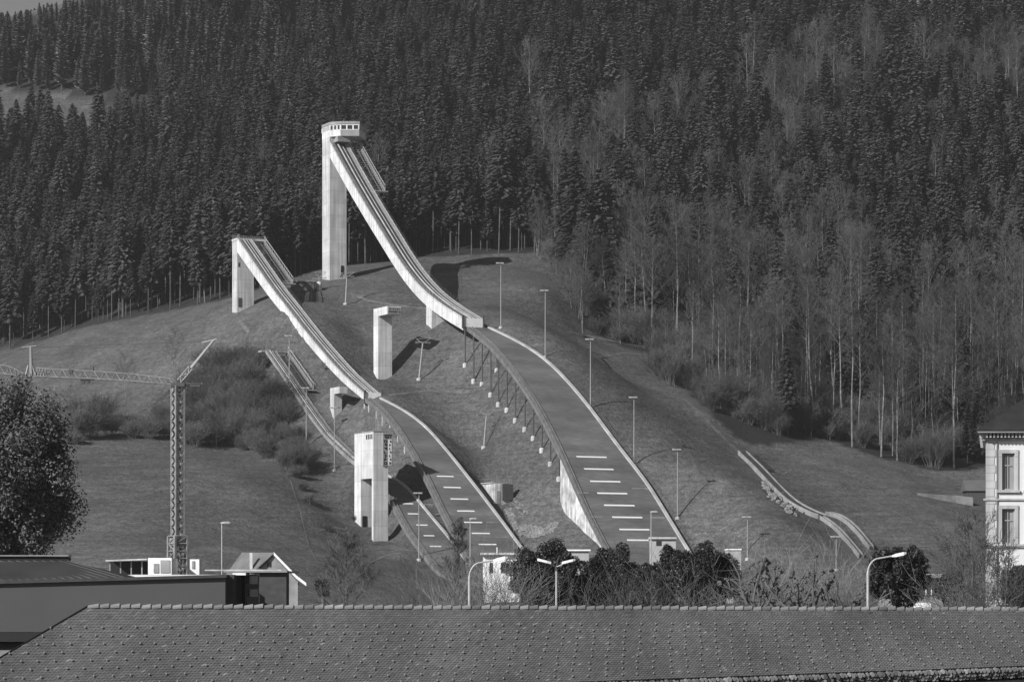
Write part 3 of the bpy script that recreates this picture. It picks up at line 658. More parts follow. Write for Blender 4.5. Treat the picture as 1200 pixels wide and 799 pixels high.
a = MB(); frame_box(a, L3, .253, .3, 2.3, 4.1, ztop-.75, ztop-.55); glyphs(a, L3, .253, 2.25, 4.15, ztop-1.45, ztop-.8, 1, 4, 9, .8); glyphs(a, L3, .253, 2.15, 3.1, ztop-7, ztop-1.6, 7, 1, 4, .75); a.build('lettering', M['black'], bo)
a = MB(); frame_box(a, L3, .253, .3, 3.3, 4.05, ztop-7, ztop-1.6); ins = a.build('number_panel', M['white_paint'], bo)
a = MB(); glyphs(a, L3, .303, 3.35, 4.0, ztop-6.95, ztop-1.65, 7, 1, 21, .62); a.build('lettering', M['black'], ins)
a = MB()
for q, h in ((-2.2, 3.3), (-1.4, 2.9), (-.6, 2.4)): a.tube([L3.P(q, 1.5, ztop+.1), L3.P(q, 1.5, ztop+h)], .035, 4)
a.build('aerial', M['steel_light'], t3)
# a person standing in the tower's passage and a dark doorway block
a = MB(); frame_box(a, L3, -6.8, -6.6, .3, 1.3, zt(*L3.xy(-6.8, 1))-.5, zt(*L3.xy(-6.8, 1))+2.3); a.build('doorway', M['black'], t3)
# ---------------------------------------------------------------- floodlight masts on the slope
def mast(px, py, ptop, label, side=-1, heads=2, grp='floodlight masts along the jumps', wdt=.11):
    b = gnd(px, py); h = CZ+(HY-ptop)/F*b[1]-b[2]
    t = thing('floodlight_mast', b, label, 'floodlight', grp)
    MB().tube([(b[0], b[1], b[2]-.4), (b[0], b[1], b[2]+h)], [wdt*1.3, wdt*.75], 8).build('pole', M['steel'], t)
    MB().lathe((b[0], b[1], b[2]-.3), [(.5, 0), (.5, .55), (.25, .6)], 8).build('footing', M['concrete'], t)
    MB().box((b[0], b[1], b[2]+h-.05), (1.5, .1, .1)).build('crossbar', M['steel'], t)
    for k in range(heads):
        o = MB().box((b[0]+(k*.95-.45)+side*.25, b[1]-.25, b[2]+h+.08), (.8, .55, .3), .2).build('lamp_head', M['steel_light'], t)
    return t
for a in [(587, 384, 309, 'floodlight mast standing highest, just right of the big jump\'s take-off'), (639, 418, 341, 'floodlight mast second from the top along the big landing slope\'s right edge'),
          (692, 478, 398, 'floodlight mast third from the top along the big landing slope\'s right edge'), (743, 545, 466, 'floodlight mast fourth from the top along the big landing slope'),
          (794, 607, 527, 'floodlight mast lowest of the row right of the big landing slope'), (339, 467, 394, 'floodlight mast behind the small jump\'s start stairs'),
          (359, 523, 455, 'thin floodlight mast left of the small jump, beside the bushes'), (392, 551, 478, 'thin floodlight mast below the squat inverted-L tower'),
          (491, 656, 578, 'floodlight mast in front of the small jump\'s striped landing slope'), (876, 655, 606, 'floodlight mast on the meadow above the pollarded trees'),
          (980, 668, 629, 'short floodlight mast beside the tiny twin ski jump')]:
    mast(*a)
def street_lamp(px, Y, ptop, label, kind='single', dirn=1, arm=1.6):
    x, y, z = at(px, ptop, Y); zg = zt(x, y); h = z-zg
    t = thing('street_lamp', (x, y, zg), label, 'street lamp', 'street lamps behind the tiled roof')
    if kind == 'post':   # flat head straight on the pole
        MB().tube([(x, y, zg-.3), (x, y, z)], [.09, .06], 8).build('pole', M['steel_light'], t)
        MB().loft([[(x+dirn*a, y+s*b_, z+c_) for s, c_ in ((-1, -.02), (1, -.02), (1, .12+.1*q), (-1, .12+.1*q))] for a, b_, q in ((-.15, .1, 0), (.3, .2, 1), (.9, .16, 1), (1.05, .08, .4))]).build('lamp_head', M['steel_light'], t)
    elif kind == 'single':
        rad = arm; pts = [(x, y, zg-.3), (x, y, z-rad*1.0)]
        for k in range(1, 8): a = R(k*11); pts.append((x+dirn*rad*(1-math.cos(a))*.62, y, z-rad*1.0+rad*.82*math.sin(a)))
        pts.append((x+dirn*rad*1.35, y, z-rad*.05)); MB().tube(pts, [.1]*2+[.065]*(len(pts)-2), 8).build('pole', M['steel_light'], t)
        e = pts[-1]; MB().loft([[(e[0]+dirn*a, e[1]+s*b_, e[2]+c_*q+a*.22) for s, c_ in ((-1, -.12), (1, -.12), (1, .12), (-1, .12))] for a, b_, q in ((-.1, .08, .5), (.25, .17, 1), (.75, .16, 1), (.95, .06, .5))], 0).build('lamp_head', M['white_paint'], t)
    else:
        MB().tube([(x, y, zg-.3), (x, y, z)], [.09, .07], 8).build('pole', M['steel_light'], t)
        for s, yy in ((1, -.2), (-1, -1.0)):
            MB().tube([(x, y, z), (x+s*.5, y+yy*.5, z+.2)], .05, 6).build('arm', M['steel_light'], t)
            MB().loft([[(x+s*a, y+yy*.6+q*b_, z+.18+a*.25+c_) for q, c_ in ((-1, -.08), (1, -.08), (1, .1), (-1, .1))] for a, b_ in ((.4, .1), (.7, .2), (1.2, .2), (1.4, .08))]).build('lamp_head', M['white_paint'], t)
street_lamp(260, 330, 613, 'slim street lamp with flat head right of the crane, against the meadow', 'post', 1)
street_lamp(550, 200, 655, 'curved-arm street lamp in front of the small white hut', 'single', 1, 1.35)
street_lamp(652, 205, 664, 'street lamp with two heads before the dark round bush', 'double')
street_lamp(1017, 200, 650, 'curved-arm street lamp in front of the dark yew', 'single', 1, 1.35)
street_lamp(763, 420, 600, 'slim street lamp in front of the big landing slope\'s lowest stripes', 'post', 1)
street_lamp(551, 430, 608, 'slim street lamp in front of the middle jump\'s landing slope', 'post', 1)
# ---------------------------------------------------------------- lift pylons with sheaves
def pylon(px, py, ptop, label, lean=.04):
    b = gnd(px, py); h = CZ+(HY-ptop)/F*b[1]-b[2]
    t = thing('lift_pylon', b, label, 'lift pylon', 'drag-lift pylons between the jumps')
    top = (b[0]+h*lean, b[1], b[2]+h*.86)
    MB().tube([(b[0], b[1], b[2]-.3), top], [.26, .17], 8).build('pole', M['steel'], t)
    MB().lathe((b[0], b[1], b[2]-.4), [(.6, 0), (.6, .75), (.35, .85)], 10).build('footing', M['concrete'], t)
    cr = MB()
    cr.tube([(top[0]-1.7, top[1], top[2]+.5), (top[0]+1.7, top[1], top[2]+.2)], .09, 5); cr.tube([top, (top[0]+1.9, top[1]+.5, top[2]+1.4)], .07, 5); cr.tube([top, (top[0]-1.5, top[1]+.3, top[2]+1.2)], .07, 5)
    cr.tube([(top[0]-1.5, top[1]+.3, top[2]+1.2), (top[0]+1.9, top[1]+.5, top[2]+1.4)], .05, 5); cr.build('crossarm', M['steel'], t)
    for s in (-1.6, -1.15, 1.15, 1.6):
        wv = MB(); wv.tube([(top[0]+s, top[1]-.1, top[2]+.25), (top[0]+s, top[1]+.1, top[2]+.25)], .26, 10); wv.build('sheave', M['steel_dark'], t)
pylon(405, 357, 320, 'lift pylon with crossarm beside the foot of the tallest tower')
pylon(491, 445, 396, 'lift pylon standing in the shadow of the tall inverted-L pillar', .09)
pylon(567, 525, 481, 'lift pylon lowest down, under the trestle columns of the big jump', .07)
# valve housings / winch at the tower's foot
b = gnd(374, 340); t = thing('lift_winch', b, 'small white lift winch drum with crossarm left of the tallest tower\'s foot', 'winch')
MB().lathe(b, [(.7, -.2), (.7, 1.7), (.5, 2.1)], 12).build('drum', M['concrete_white'], t)
m_ = MB(); m_.tube([(b[0], b[1], b[2]+2), (b[0], b[1], b[2]+3.3)], .12, 6); m_.tube([(b[0]-1.8, b[1], b[2]+2.9), (b[0]+1.9, b[1], b[2]+3.1)], .1, 5); m_.tube([(b[0]-1.2, b[1], b[2]+4.6), (b[0]+1.8, b[1], b[2]+4.6)], .06, 5)
m_.tube([(b[0]-1.2, b[1], b[2]+4.6), (b[0], b[1], b[2]+3.2)], .06, 5); m_.tube([(b[0]+1.8, b[1], b[2]+4.6), (b[0], b[1], b[2]+3.2)], .06, 5); m_.build('crossarm', M['steel'], t)
b = gnd(352, 342); t = thing('lift_hut', b, 'low dark lift hut with railing between the two ski jump towers', 'hut')
m_ = MB(); m_.box((b[0]+.5, b[1]+2, b[2]+1.2), (6, 3, 2.8)); m_.build('body', M['steel_dark'], t)
m_ = MB(); m_.box((b[0]+.5, b[1]+2, b[2]+2.7), (6.6, 3.6, .16)); m_.build('roof', M['deck_light'], t)
m_ = MB()
for k in range(9): m_.tube([(b[0]-2.6+k*.5, b[1]+.3, b[2]+2.78), (b[0]-2.6+k*.5, b[1]+.3, b[2]+3.8)], .03, 4)
m_.tube([(b[0]-2.6, b[1]+.3, b[2]+3.8), (b[0]+1.4, b[1]+.3, b[2]+3.8)], .03, 4); m_.build('railing', M['steel'], t)
# old concrete spring box with retaining wall between the two landing slopes
b = gnd(579, 589); t = thing('retaining_wall', b, 'stained concrete retaining wall with railing beside the middle landing slope', 'retaining wall')
Lr = Loc(b[0], b[1]); zb = b[2]; zt_ = CZ+(HY-566)/F*b[1]
a = MB(); frame_box(a, Lr, -6.5, .2, -.2, 0, zb-1.5, zt_); frame_box(a, Lr, 0, .4, 0.003, 4.2, zb-1.5, zt_); a.build('wall', M['concrete_soiled'], t)
a = MB(); frame_box(a, Lr, -6.7, .3, -.45, .1, zt_+.003, zt_+.2); a.build('coping', M['concrete'], t)
a = MB(); frame_box(a, Lr, .403, .46, .4, 1.3, zb-.2, zb+2.6); a.build('door', M['concrete_old'], t)
a = MB(); frame_box(a, Lr, .403, .8, 1.7, 4.2, zb+.6, zt_-.1); a.build('timber_screen', M['steel_dark'], t)
rr_ = MB()
for k in range(10): p = Lr.P(-6.5+k*.72, -.2, 0); rr_.tube([(p[0], p[1], zt_), (p[0], p[1], zt_+1)], .03, 4)
p, q = Lr.P(-6.5, -.2, 0), Lr.P(0, -.2, 0); rr_.tube([(p[0], p[1], zt_+1), (q[0], q[1], zt_+1)], .03, 4)
for k in range(8): p = Lr.P(0, k*.6, 0); rr_.tube([(p[0], p[1], zt_), (p[0], p[1], zt_+1)], .03, 4)
rr_.build('railing', M['steel'], t)
# ---------------------------------------------------------------- rocks and scree
def rock(name, p, r, seed, label=None):
    q = random.Random(seed); mb = MB(); n1, n2 = 7, 5; secs = []
    for i in range(n2):
        a = -.3+(math.pi*.5+.3)*i/(n2-1); secs.append([(p[0]+r*math.cos(a)*math.cos(2*math.pi*k/n1)*(.7+.6*q.random()), p[1]+r*math.cos(a)*math.sin(2*math.pi*k/n1)*(.7+.6*q.random()), p[2]+r*.7*math.sin(a)*(.75+.5*q.random())) for k in range(n1)])
    mb.loft(secs); return mb
def scree(poly, n, r0, r1, name, seed):
    q = random.Random(seed); mb = MB(); xs = [a for a, _ in poly]; ys = [b_ for _, b_ in poly]; k = 0
    while k < n:
        x, y = q.uniform(min(xs), max(xs)), q.uniform(min(ys), max(ys))
        if not in_poly(x, y, poly): continue
        p = gnd(x, y); rr = q.uniform(r0, r1); m2_ = rock('', (p[0], p[1], p[2]-rr*.15), rr, seed*1000+k); mb.add(m2_.v, m2_.f); k += 1
    o = mb.build(name, M['rock']); o['kind'] = 'stuff'
    return o
scree([(592, 596), (600, 596), (606, 614), (625, 616), (640, 619), (650, 610), (655, 613), (648, 624), (628, 630), (610, 627), (598, 612)], 750, .12, .5, 'scree', 5)
scree([(600, 580), (612, 590), (622, 602), (612, 604), (600, 592)], 50, .15, .4, 'scree', 15)
scree([(892, 565), (905, 566), (925, 585), (945, 602), (930, 604), (905, 588)], 60, .3, 1.2, 'scree', 6)
scree([(818, 620), (850, 618), (900, 622), (900, 634), (840, 632)], 45, .1, .3, 'scree', 7)
scree([(378, 420), (400, 424), (425, 440), (420, 446), (395, 436)], 70, .12, .35, 'scree', 8)
# ---------------------------------------------------------------- crane
Y = 345
def cp(px, py, dy=0.): x, y, z = at(px, py, Y); return (x, y+dy, z)
bx_, by_, _ = cp(208.5, 672); zg = zt(bx_, by_)
cr = thing('tower_crane', (bx_, by_, zg), 'grey tower crane with lattice mast, long jib to the left and slanting strut', 'crane')
def lattice(mb, p0, p1, s, n, r=.06, dirn=None):
    """square lattice beam between two points"""
    p0, p1 = Vector(p0), Vector(p1); d = (p1-p0).normalized(); a = Vector((0, 1, 0)); b_ = d.cross(a).normalized(); a = b_.cross(d).normalized()
    cs = [(a*x+b_*y)*s/2 for x, y in ((-1, -1), (1, -1), (1, 1), (-1, 1))]
    for c_ in cs: mb.tube([p0+c_, p1+c_], r*1.3, 4)
    L_ = (p1-p0)/n
    for i in range(n):
        for k in range(4):
            c0, c1 = cs[k], cs[(k+1) % 4]; q0, q1 = p0+L_*i, p0+L_*(i+1)
            if i % 2: mb.tube([q0+c0, q1+c1], r, 4)
            else: mb.tube([q0+c1, q1+c0], r, 4)
    return mb
# mast: four plate corners with battens and triangular gussets, as on old plate masts
mm = MB(); zb_ = zg; ztp = cp(208, 452)[2]; s = 1.2; rz = R(35)
cn = [(bx_+s*.5*(math.cos(rz)*a-math.sin(rz)*b_)*1.0, by_+s*.5*(math.sin(rz)*a+math.cos(rz)*b_)) for a, b_ in ((-1, -1), (1, -1), (1, 1), (-1, 1))]
zl0 = cp(208, 628)[2]
for (x, y) in cn: mm.box((x, y, (zb_+ztp)/2), (.16, .16, ztp-zb_), rz)
nb = 17; dz = (ztp-zl0)/nb
for i in range(nb):
    z0 = zl0+i*dz
    for k in range(4):
        (xa, ya), (xb, yb) = cn[k], cn[(k+1) % 4]
        e = lambda t, z: (xa+(xb-xa)*t, ya+(yb-ya)*t, z)
        w0 = .26
        for A, B, Cc in (((0, 0), (0, 1), (.52, .5)), ((1, -.5), (1, .5), (.48, 0))):
            q = [e(A[0], z0+A[1]*dz), e(B[0], z0+B[1]*dz), e(Cc[0], z0+Cc[1]*dz)]
            nrm = Vector((yb-ya, -(xb-xa), 0)).normalized()*.03; mm.add([Vector(v)-nrm for v in q]+[Vector(v)+nrm for v in q], [(2, 1, 0), (3, 4, 5), (0, 1, 4, 3), (1, 2, 5, 4), (2, 0, 3, 5)])
        mm.tube([e(0, z0), e(1, z0)], .05, 4)
mm.build('mast', M['crane_steel'], cr)
bb = MB(); s2 = 1.75
cn2 = [(bx_+s2*.5*(math.cos(rz)*a-math.sin(rz)*b_), by_+s2*.5*(math.sin(rz)*a+math.cos(rz)*b_)) for a, b_ in ((-1, -1), (1, -1), (1, 1), (-1, 1))]
for (x, y) in cn2: bb.box((x, y, (zb_+zl0)/2), (.28, .28, zl0-zb_), rz)
nn = 5; zs_ = [zl0-(zl0-cp(208, 672)[2])*i/nn for i in range(nn+1)]
for i in range(nn):
    for k in range(4):
        a, b_ = cn2[k], cn2[(k+1) % 4]; bb.tube([(a[0], a[1], zs_[i]), (b_[0], b_[1], zs_[i])], .1, 4); bb.tube([(a[0], a[1], zs_[i]), (b_[0], b_[1], zs_[i+1])], .09, 4) if i % 2 else bb.tube([(b_[0], b_[1], zs_[i]), (a[0], a[1], zs_[i+1])], .09, 4)
bb.box((bx_, by_, zl0-.7), (1.6, 1.5, .9), rz); bb.build('mast_base', M['crane_steel'], cr)
jb_ = MB()
def jib(mb, T, n):   # triangular lattice jib through (px, py_top, py_bottom)
    P0 = [(cp(a, b_), cp(a, c_, -.45), cp(a, c_, .45)) for a, b_, c_ in T]; L_ = []
    for i in range(n+1):
        f = i/n*(len(T)-1); k = min(int(f), len(T)-2); g = f-k
        L_.append([Vector(P0[k][j]).lerp(Vector(P0[k+1][j]), g) for j in range(3)])
    for j in range(3): mb.tube([q[j] for q in L_], .075, 5)
    for i in range(n):
        m_ = (L_[i][0]+L_[i+1][0])/2
        for j in (1, 2): mb.tube([L_[i][j], m_], .05, 4); mb.tube([m_, L_[i+1][j]], .05, 4)
        mb.tube([L_[i][1], L_[i+1][2]], .035, 4)
jib(jb_, [(204, 444, 450.5), (155, 438, 446.5), (104, 434.5, 443.5), (55, 432, 441.5), (42, 431, 441)], 16)
jib(jb_, [(33, 441, 442), (12, 429, 439), (-60, 421, 431), (-150, 410, 421)], 14)
jb_.tube([cp(42, 441.3), cp(24, 440)], .1, 5); jb_.build('jib', M['crane_steel'], cr)
pp = MB(); pp.tube([cp(36.5, 440), cp(36, 406)], [.22, .16], 6); pp.tube([cp(26, 407), cp(42, 405.5)], .1, 5); pp.tube([cp(30, 440), cp(33, 428)], .12, 5); pp.tube([cp(42, 440), cp(37, 426)], .12, 5); pp.build('jib_post', M['steel'], cr)
st = MB(); lattice(st, cp(210, 447), cp(224, 431), .55, 3, .05); st.tube([cp(224, 431), cp(250, 399)], [.2, .11], 6); st.tube([cp(236, 401.5), cp(254, 397.5)], .1, 5); st.build('strut', M['steel_light'], cr)
cb_ = MB(); cb_.tube([cp(237, 400.5), cp(36, 407)], .022, 4); cb_.tube([cp(253, 398), cp(254, 590)], .016, 4); cb_.tube([cp(36, 406), cp(-150, 399)], .022, 4); cb_.tube([cp(109, 431), cp(87, 434)], .03, 4); cb_.build('cable', M['steel_dark'], cr)
cj = MB(); cj.box(cp(225, 449.5), (2.6, .7, .16)); cj.box(cp(229, 452), (1.3, .6, .25)); cj.box(cp(237, 449.5), (.25, .8, .35)); cj.box(cp(209, 451), (1.7, 1.3, .45)); cj.build('counter_jib', M['steel_dark'], cr)
tr = MB(); tr.box(cp(102, 444.5), (1.6, .9, .2)); tr.tube([cp(97, 446.5, -.3), cp(97, 446.5, .3)], .3, 10); tr.tube([cp(103, 447, -.3), cp(103, 447, .3)], .22, 10); tr.build('trolley', M['steel_dark'], cr)
wl2 = MB(); wl2.box(cp(83, 435.5), (.5, .5, .5)); wl2.tube([cp(109, 434), cp(109, 429.5)], .12, 5); wl2.build('winch', M['steel_dark'], cr)
# ---------------------------------------------------------------- town buildings
def pbox(mb, x0, x1, y0, y1, Y, dep, z0=None):
    """box whose front face spans photo x0..x1, y0(top)..y1(bottom) at depth Y and runs back dep metres"""
    a = at(x0, y0, Y); b_ = at(x1, y1, Y); zb = b_[2] if z0 is None else z0
    return mb.box(((a[0]+b_[0])/2, Y+dep/2, (a[2]+zb)/2), (b_[0]-a[0], dep, a[2]-zb))
Y = 190; zf_ = zt(-45, 190)
t = thing('hall_building', (at(130, 700, Y)[0], Y, zf_), 'long low hall with smooth grey wall and dark ribbed metal roof', 'hall')
a = at(-120, 689, Y); b_ = at(-60, 688, Y)
wp = MB(); A0 = at(-150, 688, Y); A1 = at(264, 676.5, 196)
wp.hexa([(A0[0], A0[1], zf_), (A1[0], A1[1], zf_), (A1[0], A1[1]+14, zf_), (A0[0], A0[1]+14, zf_), (A0[0], A0[1], A0[2]), (A1[0], A1[1], A1[2]), (A1[0], A1[1]+14, A1[2]), (A0[0], A0[1]+14, A0[2])])
wp.build('wall', mat('hall_render', .10, .9, .05, .25), t)
cpg = MB(); e = .14; cpg.hexa([(A0[0], A0[1]-.25, A0[2]+.002), (A1[0]+.1, A1[1]-.25, A1[2]+.002), (A1[0]+.1, A1[1]+14, A1[2]+.002), (A0[0], A0[1]+14, A0[2]+.002), (A0[0], A0[1]-.25, A0[2]+.25), (A1[0]+.1, A1[1]-.25, A1[2]+.22), (A1[0]+.1, A1[1]+14, A1[2]+.22), (A0[0], A0[1]+14, A0[2]+.25)])
cpg.build('roof_edge', M['steel_dark'], t)
# ribbed hip roof: eave line at the wall top, ridge behind
def lerp3(a, b_, f): return tuple(a[i]+(b_[i]-a[i])*f for i in range(3))
E0 = (A0[0], A0[1]-.2, A0[2]+.27); E1 = at(152, 679.2, 194.2); E1 = (E1[0], E1[1], E1[2]+.05); G0 = at(-150, 657, 197); G1 = at(79, 657, 197); BK = (E1[0]+1, 206, E1[2])
rf_ = MB(); rf_.add([E0, E1, G1, G0, (E1[0], 204, E1[2]), (E0[0], 204, E0[2])], [(0, 1, 2, 3), (1, 4, 2), (4, 5, 3, 2), (0, 5, 4, 1), (0, 3, 5)])
ro = rf_.build('roof', M['metal_roof'], t)
sm_ = MB()
for k in range(24):
    f = k/23; p = lerp3(G0, G1, f); q0 = p[0]-0; 
    # seams run down the slope towards the right-hand eave as in the photo
    q = lerp3(E0, E1, min(1, f*(G1[0]-G0[0])/(E1[0]-E0[0])+.19))
    sm_.tube([(p[0], p[1], p[2]+.02), (q[0], q[1], q[2]+.02)], .03, 4)
sm_.build('standing_seam', M['roof_plain'], ro)
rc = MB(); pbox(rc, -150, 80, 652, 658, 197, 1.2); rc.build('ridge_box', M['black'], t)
rc = MB(); rc.box(((at(-150, 652, 197)[0]+at(80, 652, 197)[0])/2, 197.5, at(0, 651.8, 197)[2]+.06), (at(80, 0, 197)[0]-at(-150, 0, 197)[0]+.1, 1.5, .08)); rc.build('ridge_cap', M['steel'], t)
# solid black band and lower annex roof at the far left bottom
rb = MB(); pbox(rb, -150, 56, 741, 751.5, 186, 4.1); rb.build('dark_band', M['black'], t)
lo = MB(); p0 = at(-150, 751, 185.5); p1 = at(60, 751, 185.5); lo.hexa([(p0[0], 178, p0[2]-3.2), (p1[0], 178, p0[2]-3.2), (p1[0], 189, p0[2]-.3), (p0[0], 189, p0[2]-.3), (p0[0], 178, p0[2]-3.0), (p1[0], 178, p0[2]-3.0), (p1[0], 189, p0[2]), (p0[0], 189, p0[2])]); lo.build('annex_roof', M['concrete_old'], t)
# annex with glazed gap
t = thing('annex_building', (at(300, 700, 200)[0], 200, zt(-18, 200)), 'flat-roofed dark annex with a tall glazed entrance joining the grey hall', 'annex')
a = MB(); pbox(a, 265.5, 274, 673, 708, 197, 10, zt(-18, 197)); pbox(a, 304, 335.5, 670.5, 708, 199, 2.5, zt(-18, 197)); a.build('wall', M['brick_dark'], t)
a = MB(); pbox(a, 274, 303.8, 673, 708, 203, 6, zt(-18, 197)); g_ = a.build('glazing', M['glass'], t)
a = MB()
for x in (287, 289, 302.5): pbox(a, x, x+1, 674, 708, 202.8, .15, zt(-18, 197))
pbox(a, 288.5, 302, 684, 690, 202.85, .1); pbox(a, 289, 302, 699, 708, 202.85, .1); a.build('window_frame', M['steel_light'], t)
a = MB(); pbox(a, 272.5, 288, 671, 673.6, 198.5, 3); a.build('canopy', M['white_paint'], t)
a = MB(); pbox(a, 262, 336.5, 668.5, 670.4, 198.6, 11); a.build('roof_edge', M['steel'], t)
a = MB(); pbox(a, 240, 330, 667, 668.6, 214, .5); a.build('parapet', M['concrete'], t)
# site roof with white cabins around the crane
t = thing('site_cabin', (at(178, 672, 330)[0], 332, zt(-40, 332)), 'white site cabin beside the crane\'s foot', 'cabin', 'site cabins around the crane')
a = MB(); pbox(a, 173.5, 201, 653.5, 672.5, 330, 6, zt(-40, 332)); a.build('body', M['white_paint'], t)
a = MB(); pbox(a, 188, 199, 656, 671, 329.9, .08); a.build('shutter', M['deck_light'], t)
a = MB(); pbox(a, 180, 186, 660, 671, 329.9, .08); a.build('door', M['steel'], t)
t = thing('open_shed', (at(150, 672, 330)[0], 334, zt(-44, 334)), 'open dark shed with posts and thin pale roof left of the white cabin', 'shed')
a = MB(); p0 = at(128, 656.5, 332); p1 = at(173, 654.8, 332); a.hexa([(p0[0]-.3, 331, p0[2]-.12), (p1[0], 331, p1[2]-.12), (p1[0], 338, p1[2]-.12), (p0[0]-.3, 338, p0[2]-.12), (p0[0]-.3, 331, p0[2]+.06), (p1[0], 331, p1[2]+.06), (p1[0], 338, p1[2]+.06), (p0[0]-.3, 338, p0[2]+.06)]); a.build('roof', M['concrete'], t)
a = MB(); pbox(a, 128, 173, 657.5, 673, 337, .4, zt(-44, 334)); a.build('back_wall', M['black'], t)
for x in (128, 140.5, 153, 165.5):
    a = MB(); pbox(a, x, x+1.4, 657.3, 673, 332, .14, zt(-44, 334)); a.build('post', M['steel'], t)
t = thing('site_cabin', (at(228, 672, 335)[0], 336, zt(-38, 336)), 'narrow white cabin right of the crane\'s foot', 'cabin', 'site cabins around the crane')
a = MB(); pbox(a, 222.5, 233.5, 655, 673, 335, 3, zt(-38, 336)); a.build('body', M['white_paint'], t)
a = MB(); pbox(a, 225, 228, 657, 666, 334.9, .06); a.build('window', M['steel'], t)
t = thing('site_cabin', (at(188, 675, 320)[0], 322, zt(-40, 322)), 'long flat white-roofed workshop in front of the crane', 'workshop', 'site cabins around the crane')
a = MB(); pbox(a, 138, 246, 675, 690, 315, 13, zt(-40, 322)); a.build('wall', M['concrete_old'], t)
a = MB(); p0 = at(137, 673.5, 315); p1 = at(247, 673.5, 315); a.hexa([(p0[0], 314, p0[2]-.25), (p1[0], 314, p0[2]-.25), (p1[0], 328, p0[2]-.1), (p0[0], 328, p0[2]-.1), (p0[0], 314, p0[2]-.05), (p1[0], 314, p0[2]-.05), (p1[0], 328, p0[2]+.12), (p0[0], 328, p0[2]+.12)]); a.build('roof', M['white_paint'], t)
# small gabled house
Y = 440; zh = zt(-40, 445); t = thing('gabled_house', (at(300, 690, Y)[0], Y, zh), 'small gabled house with grey roof and white verge at the foot of the meadow', 'house')
gA = at(350, 684, Y); apx = at(321, 648.5, Y); gL = at(300, 682, Y)
le = 9.0; dxr = -6.0
roof = MB()
def pl(a, b_, c_, d, th=.18): return [a, b_, c_, d, (a[0], a[1], a[2]+th), (b_[0], b_[1], b_[2]+th), (c_[0], c_[1], c_[2]+th), (d[0], d[1], d[2]+th)]
apb = at(283.5, 648.5, Y+5); elf = at(299, 676, Y-.6); ebl = at(264, 671, Y+6)
e_l = (apx[0]-4.9, Y-1.2, apx[2]-4.6); b_l = (apb[0]-3.4, Y+4.4, apx[2]-4.6)
roof.hexa(pl(e_l, apx, apb, b_l)); er = at(356, 684.5, Y-.2); erb = (er[0]-4.5, Y+6, er[2])
roof.hexa(pl(apx, (er[0], er[1], er[2]), erb, apb)); roof.build('roof', M['house_roof'], t)
gw = MB(); gw.add([(e_l[0]+.9, Y+.3, zh), (er[0]-1.0, Y+.4, zh), (er[0]-1.0, Y+.4, er[2]+.7), (apx[0], Y+.35, apx[2]-.15), (e_l[0]+.9, Y+.3, e_l[2]+.5)], [(0, 1, 2, 3, 4)])
gw.add([(e_l[0]+.9, Y+.3, zh), (e_l[0]+.9, Y+.3, e_l[2]+.5), (e_l[0]-1.5, Y+6, e_l[2]+.5), (e_l[0]-1.5, Y+6, zh), (er[0]-1.0, Y+.4, zh), (er[0]-1.0, Y+.4, er[2]+.7), (er[0]-4, Y+6, er[2]+.7), (er[0]-4, Y+6, zh)], [(0, 1, 2, 3), (4, 7, 6, 5), (0, 3, 7, 4)])
gw.build('wall', M['concrete_old'], t)
vg = MB(); vg.loft([[(p[0], p[1]-.25, p[2]-.25), (p[0], p[1]+.05, p[2]-.25), (p[0], p[1]+.05, p[2]+.25), (p[0], p[1]-.25, p[2]+.25)] for p in (apx, lerp3(apx, er, .75), (er[0]+.4, er[1], er[2]))]); vg.build('verge_board', M['white_paint'], t)
for k in range(2): a = MB(); pbox(a, 313.3+k*2.6, 315+k*2.6, 658.5, 664, Y+.25, .15); a.build('window', M['black'], t)
a = MB(); ch = at(294.5, 660, Y); a.box((ch[0], Y-.1, ch[2]+.2), (.45, .45, 3.0)); a.build('chimney', M['concrete_white'], t)
# hut and low white buildings behind the bushes
t = thing('white_hut', (at(592, 690, 480)[0], 480, zt(-1, 480)), 'small white hut with dark windows behind the bare shrubs below the middle jump', 'hut')
a = MB(); pbox(a, 566, 610, 650, 690, 478, 7, zt(-1, 480)); a.build('wall', M['takeoff'], t)
a = MB(); pbox(a, 563, 612, 647.3, 649.8, 477, 9); a.build('roof', M['concrete'], t)
for x in (573.5, 587, 592.5): a = MB(); pbox(a, x, x+3.8, 659, 671, 477.9, .1); a.build('window', M['glass'], t)
a = MB(); a.tube([at(582.5, 648, 480), at(582.5, 641, 480)], .12, 6); a.build('vent_pipe', M['white_paint'], t)
t = thing('finish_building', (at(660, 690, 500)[0], 500, zt(9, 500)), 'long low white finish building behind the dark round bush', 'building')
a = MB(); pbox(a, 640, 690, 645.5, 690, 498, 6, zt(9, 500)); a.build('wall', M['plaster'], t)
a = MB(); pbox(a, 638, 692, 643.5, 645.3, 497.5, 7); a.build('roof', M['white_paint'], t)
t = thing('timing_hut', (at(776, 690, 505)[0], 505, zt(27, 505)), 'white timing hut at the lower right edge of the big landing slope', 'hut')
a = MB(); pbox(a, 762.5, 792, 631.5, 690, 503, 5, zt(27, 505)); a.build('wall', M['plaster'], t)
a = MB(); pbox(a, 761.5, 793, 629, 631.3, 502.5, 6); a.build('roof', M['concrete'], t)
a = MB(); pbox(a, 769, 775, 634, 639, 502.9, .1); a.build('window', M['glass'], t)
t = thing('white_shed', (at(861, 690, 480)[0], 480, zt(38, 480)), 'narrow white shed just right of the dark evergreen hedge', 'shed')
a = MB(); pbox(a, 852, 868.5, 644.5, 690, 478, 4, zt(38, 480)); a.build('wall', M['plaster'], t)
a = MB(); pbox(a, 851.5, 869, 642.8, 644.3, 477.8, 4.5); a.build('roof', M['white_paint'], t)
